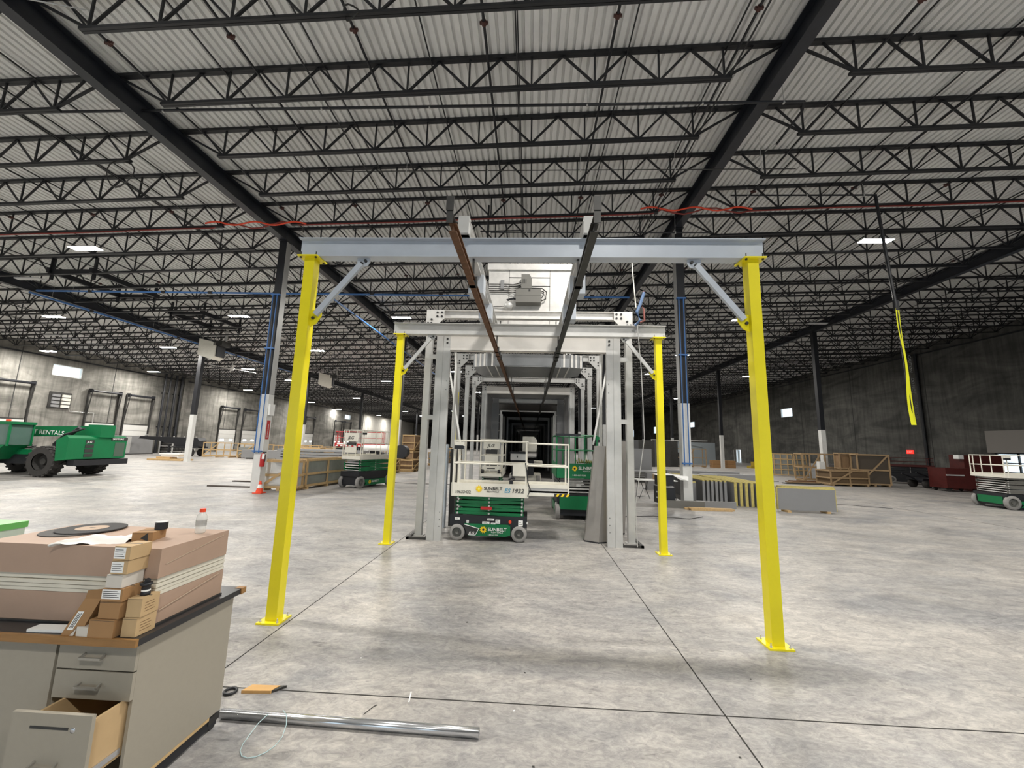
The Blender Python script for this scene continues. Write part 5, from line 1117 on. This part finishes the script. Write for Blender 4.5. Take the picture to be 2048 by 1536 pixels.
def small_box(lab, x0, x1, y0, y1, z0, z1, m, rz=0, lab_r=None, group=None, side=False):
    cx, cy = (x0+x1)/2, (y0+y1)/2; t = thing('small_carton', lab, 'carton', (cx, cy, z0), rz, group); a, b = (x1-x0)/2, (y1-y0)/2; h = z1-z0-.002
    mb = MB(); mb.box(-a, a, -b, b, 0, h); part('carton', mb, m, t)
    mb = MB(); mb.box(-a-.0005, a+.0005, -.004, .004, h-.0005, h+.0006); mb.box(-a, a, -b-.0006, -b, h*.94, h*.955); part('flap_seam', mb, M_dark, t)
    if lab_r:
        u0, u1, v0, v1 = lab_r; mb = MB(); mb.box(-a+u0*2*a, -a+u1*2*a, -b-.001, -b+.0, v0*h, v1*h); l_ = part('paper_label', mb, M_wht, t)
        mb = MB(); ux = -a+(u0+.05)*2*a; n = 4
        for i in range(n):
            zz = (v0+(v1-v0)*(i+1)/(n+1))*h; mb.box(ux, -a+(u1-.05-.1*(i % 2))*2*a, -b-.0016, -b-.001, zz-.0016, zz+.0016)
        part('print', mb, M_ink, l_)
    if side:
        mb = MB()
        for i in range(4): mb.box(a, a+.0006, -b*.6, b*.55-.01*(i % 2), h*(.25+.15*i)-.0015, h*(.25+.15*i)+.0015)
        part('print', mb, mat('brown_ink', (.16, .09, .04), .7), t)
    return t
small_box('topmost labelled carton of the tall stack in front of the flat cartons', -2.335, -2.235, 2.385, 2.52, 1.365, 1.445, M_card3, 0, (.02, .72, .1, .9))
small_box('second labelled carton from the top of the tall small-carton stack', -2.34, -2.24, 2.385, 2.52, 1.287, 1.364, M_card3, .02, (.02, .75, .1, .9))
small_box('plain white carton in the middle of the tall small-carton stack', -2.35, -2.25, 2.38, 2.51, 1.212, 1.286, M_carton, -.03)
small_box('brown carton with white label under the white carton', -2.36, -2.235, 2.375, 2.51, 1.14, 1.211, M_card, .02, (.02, .9, .2, .95))
small_box('brown carton with dark slot, second from the bottom of the tall stack', -2.365, -2.24, 2.38, 2.51, 1.045, 1.139, M_card, 0)
small_box('lowest brown carton of the tall stack on the worktop edge', -2.40, -2.25, 2.37, 2.51, .946, 1.044, M_card, 0)
small_box('upper printed pale carton at the worktop corner under the black spool', -2.22, -2.135, 2.40, 2.52, 1.05, 1.155, M_card3, .05, None, None, True)
small_box('lower printed pale carton at the worktop corner', -2.225, -2.14, 2.395, 2.52, .946, 1.049, M_card3, 0, None, None, True)
t = small_box('brown opened carton lying on top of the upper flat carton', -2.52, -2.40, 2.66, 2.80, 1.401, 1.46, M_card, .25)
mb = MB(); mb.prism([(-.01, .02), (.03, .055), (.035, .0)], 'y', -.0705, -.0715); part('open_flap', mb, M_ink, t)
t = thing('open_carton', 'tall torn open brown carton leaning beside the tall stack', 'carton', (-2.52, 2.415, .9465), .1)
mb = MB(); sh = lambda z: .11*(z/.23)
def q4(z, a, b): return [(-a+sh(z), -b, z), (a+sh(z), -b, z), (a+sh(z), b, z), (-a+sh(z), b, z)]
mb.add(q4(0, .05, .035)+q4(.2, .045, .035)+q4(.0, .046, .031)+q4(.2, .041, .031), [(0, 1, 5, 4), (1, 2, 6, 5), (2, 3, 7, 6), (3, 0, 4, 7), (0, 3, 2, 1), (8, 12, 13, 9), (9, 13, 14, 10), (10, 14, 15, 11), (11, 15, 12, 8), (4, 5, 13, 12), (5, 6, 14, 13), (6, 7, 15, 14), (7, 4, 12, 15)])
part('carton', mb, M_card, t)
mb = MB(); mb.add([(-.045+sh(.2), -.034, .2), (.045+sh(.2), -.034, .2), (.02+sh(.3), -.05, .26), (-.07+sh(.3), -.05, .25)], [(0, 1, 2, 3)]); mb.add([(.045+sh(.2), -.034, .2), (.045+sh(.2), .034, .2), (.12+sh(.2), .03, .165), (.12+sh(.2), -.03, .16)], [(0, 1, 2, 3)]); part('flap', mb, M_card, t)
mb = MB(); mb.add([(-.035+sh(.03), -.0362, .03), (-.002+sh(.03), -.0362, .03), (-.002+sh(.13), -.0362, .13), (-.035+sh(.13), -.0362, .13)], [(0, 1, 2, 3)]); l_ = part('paper_label', mb, M_wht, t)
mb = MB()
for k in range(3): dx = .008*k; mb.add([(-.028+dx+sh(.04), -.037, .04), (-.024+dx+sh(.04), -.037, .04), (-.024+dx+sh(.12), -.037, .12), (-.028+dx+sh(.12), -.037, .12)], [(0, 1, 2, 3)])
part('print', mb, M_ink, l_)
t = thing('white_package', 'small white package with open flap at the foot of the torn carton', 'package', (-2.43, 2.405, .9465), -.05)
mb = MB(); mb.box(-.045, .045, -.03, .05, 0, .05); part('box', mb, M_carton, t); mb = MB(); mb.add([(-.045, -.03, .05), (-.045, .05, .05), (-.09, .04, .0), (-.09, -.03, .0)], [(0, 1, 2, 3)]); mb.prism([(-.085, -.0), (-.06, -.0), (-.046, .04)], 'y', -.031, -.03); part('flap', mb, M_carton, t)
mb = MB(); mb.box(-2.80, -2.56, 2.40, 2.47, .9465, .962, rot=.06); single('white_strip', mb, M_wht, 'white folded strip lying on the worktop left of the torn carton', 'strip')
t = thing('tape_spool', 'black spool with label standing on the corner carton', 'spool', (-2.175, 2.46, 1.156))
mb = MB(); mb.lathe([(0, 0), (.025, 0), (.025, .01), (.022, .014), (.022, .048), (.025, .052), (.03, .055), (.03, .066), (0, .066)], 20); part('body', mb, M_black, t, True)
mb = MB(); mb.prism([(-.012, .066), (.012, .066), (.014, .085), (-.004, .09)], 'y', -.01, .01); mb.box(-.035, -.02, -.01, .01, .056, .066); part('cap', mb, M_black, t)
mb = MB(); mb.lathe([(.0224, .02), (.0226, .03), (.0224, .03)], 20); part('paper_label', mb, M_wht, t)
t = thing('bottle', 'clear plastic bottle with orange cap on the upper flat carton', 'bottle', (-2.29, 2.955, 1.401))
mb = MB(); pr = [(0, .003), (.03, .0), (.034, .01), (.034, .035)]
for k in range(4): pr += [(.031, .04+k*.014), (.034, .047+k*.014)]
pr += [(.034, .105), (.03, .125), (.018, .14), (.016, .15), (0, .15)]; mb.lathe(pr, 24); part('body', mb, M_pet, t, True)
mb = MB(); mb.lathe([(.0345, .05), (.0348, .052), (.0348, .09), (.0345, .092)], 24); part('label', mb, clear_mat('bottle_print', (.12, .12, .12), .35), t, True)
mb = MB(); mb.lathe([(0, .148), (.019, .148), (.019, .172), (0, .172)], 20); part('cap', mb, M_orange, t)
mb = MB(); mb.lathe([(0, 0), (.036, 0), (.036, .042), (.032, .045), (0, .045)], 24, (-2.42, 2.77, 1.461)); single('round_tin', mb, M_black, 'black round tin with pale lid on the small open carton', 'tin')
mb = MB(); mb.lathe([(0, 0), (.035, 0), (.035, .003), (0, .003)], 24, (-2.42, 2.77, 1.507)); single('tin_lid', mb, M_off, 'pale round lid on top of the black tin', 'lid')
t = thing('cutting_disc', 'large dark abrasive disc with tan paper centre on the flat cartons', 'cutting disc', (-3.10, 2.90, 1.401), 0)
mb = MB(); mb.lathe([(0, 0), (.185, 0), (.185, .006), (0, .006)], 48, (-.03, -.04, 0)); part('lower_disc', mb, mat('disc_grey', (.09, .085, .08), .8), t)
mb = MB(); mb.lathe([(.012, .0065), (.19, .0065), (.19, .014), (.012, .014)], 48, (.02, .02, 0)); part('upper_disc', mb, mat('disc_dark', (.04, .038, .038), .8), t)
mb = MB(); mb.lathe([(.013, .0143), (.09, .0143), (.09, .0152), (.013, .0152)], 40, (.02, .02, 0)); part('paper_label', mb, mat('tan_paper', (.45, .33, .24), .7), t)
mb = MB(); mb.box(.0, .04, .012, .028, .0153, .0156); part('print', mb, M_ink, t)
mb = MB(); random.seed(3); nx, ny = 26, 14; vs = []
for i in range(nx):
    for j in range(ny):
        u, v = i/(nx-1), j/(ny-1); wd = .14*(.1+.9*math.sin(min(1, u*1.5)*math.pi/2)); vs.append((-2.86+u*.36, 2.47+u*.13+v*wd*1.3, 1.403+.04*math.sin(v*math.pi)*min(1, u*3)*(1-.35*u)+.009*math.sin(v*11+u*6)+.006*math.sin(u*17)+random.uniform(-.0015, .0015)))
mb.add(vs, [(i*ny+j, (i+1)*ny+j, (i+1)*ny+j+1, i*ny+j+1) for i in range(nx-1) for j in range(ny-1)]); single('paper_bag', mb, mat('white_paper', (.78, .76, .72), .6), 'crumpled white paper bag hanging over the front edge of the upper carton', 'paper bag', smooth=True)
# green package behind
t = thing('green_package', 'green and white wrapped package at the left edge behind the cabinet', 'package', (-9.15, 6.1, 0))
mb = MB(); mb.box(-1.0, .75, -.55, .6, .1, .5); part('body', mb, mat('pale_film', (.6, .68, .58), .4), t)
mb = MB(); mb.box(-1.02, .77, -.57, .62, .5, .6); part('lid', mb, mat('leaf_green', (.16, .50, .12), .45), t); mb = MB(); [mb.box(-.9+i*.3, -.75+i*.3, -.3, .1, .6, .603) for i in range(3)]; part('print', mb, M_wht, t)
mb = MB(); [mb.box(x-.06, x+.06, -.55, .6, 0, .1) for x in (-.85, -.1, .6)]; part('skid', mb, M_wood, t)
# things on the floor
t = thing('steel_tube', 'long shiny zinc tube lying on the floor by the cabinet foot', 'tube', (-1.2, 3.25, .034))
mb = MB()
for r in (.033,): mb.lathe([(.030, -.98), (r, -.98), (r, .98), (.030, .98), (.030, -.98)], 24, (0, 0, 0), 'x')
mb.v = [(a, b-.02*a, c) for a, b, c in mb.v]; part('tube', mb, M_chrome, t, True)
t = thing('wood_offcut', 'orange-tan wood offcut with torn dark end lying on the floor', 'wood piece', (-2.11, 3.615, 0), .08)
mb = MB(); mb.prism([(-.14, -.035), (.10, -.035), (.115, .0), (.14, .04), (-.10, .05)], 'z', 0, .022); part('block', mb, mat('orange_pine', (.62, .36, .13), .6, 0, .15, 5), t)
mb = MB(); mb.prism([(.10, -.03), (.13, -.01), (.17, .03), (.19, .05), (.13, .045), (.11, .01)], 'z', 0, .018); part('torn_end', mb, M_dark, t)
mb = MB(); mb.tube([(.045*math.cos(k*.4)-2.34, .045*math.sin(k*.4)+3.57, .012) for k in range(17)], .011, 8); single('rubber_ring', mb, M_black, 'small black rubber ring on the floor beside the wood offcut', 'ring', smooth=True)
mb = MB(); mb.tube([(-1.72+.12*math.cos(k*.42+2.2), 3.08+.17*math.sin(k*.42+2.2), .006+.09*max(0, math.sin(k*.42+2.2))) for k in range(14)], .0028, 6); single('wire_loop', mb, mat('clear_teal_wire', (.45, .6, .62), .3), 'thin translucent wire loop draped over the zinc tube', 'wire')
mb = MB(); mb.tube([(-1.14, 3.40, .004), (-1.1, 3.5, .004), (-1.08, 3.52, .004)], .003, 5); single('bent_nail', mb, M_dark, 'small dark bent nail on the floor above the tube', 'nail')
mb = MB(); mb.box(-.855, -.845, 3.58, 3.72, 0, .003, rot=.15); single('paper_strip', mb, M_wht, 'tiny pale strip lying across the floor joint', 'scrap')
for i, (x, y) in enumerate(((.17, 3.0), (.02, 3.55), (-.6, 5.1), (-1.5, 4.2), (1.6, 3.2), (.6, 7.3), (2.2, 4.2), (-1.9, 4.9), (.1, 4.1))):
    mb = MB(); mb.box(x-.008, x+.008, y-.006, y+.006, 0, .004, rot=i*.7); single('debris_chip', mb, M_wht if i % 2 else M_dark, 'tiny chip of debris on the concrete floor', 'debris', 'floor debris chips')
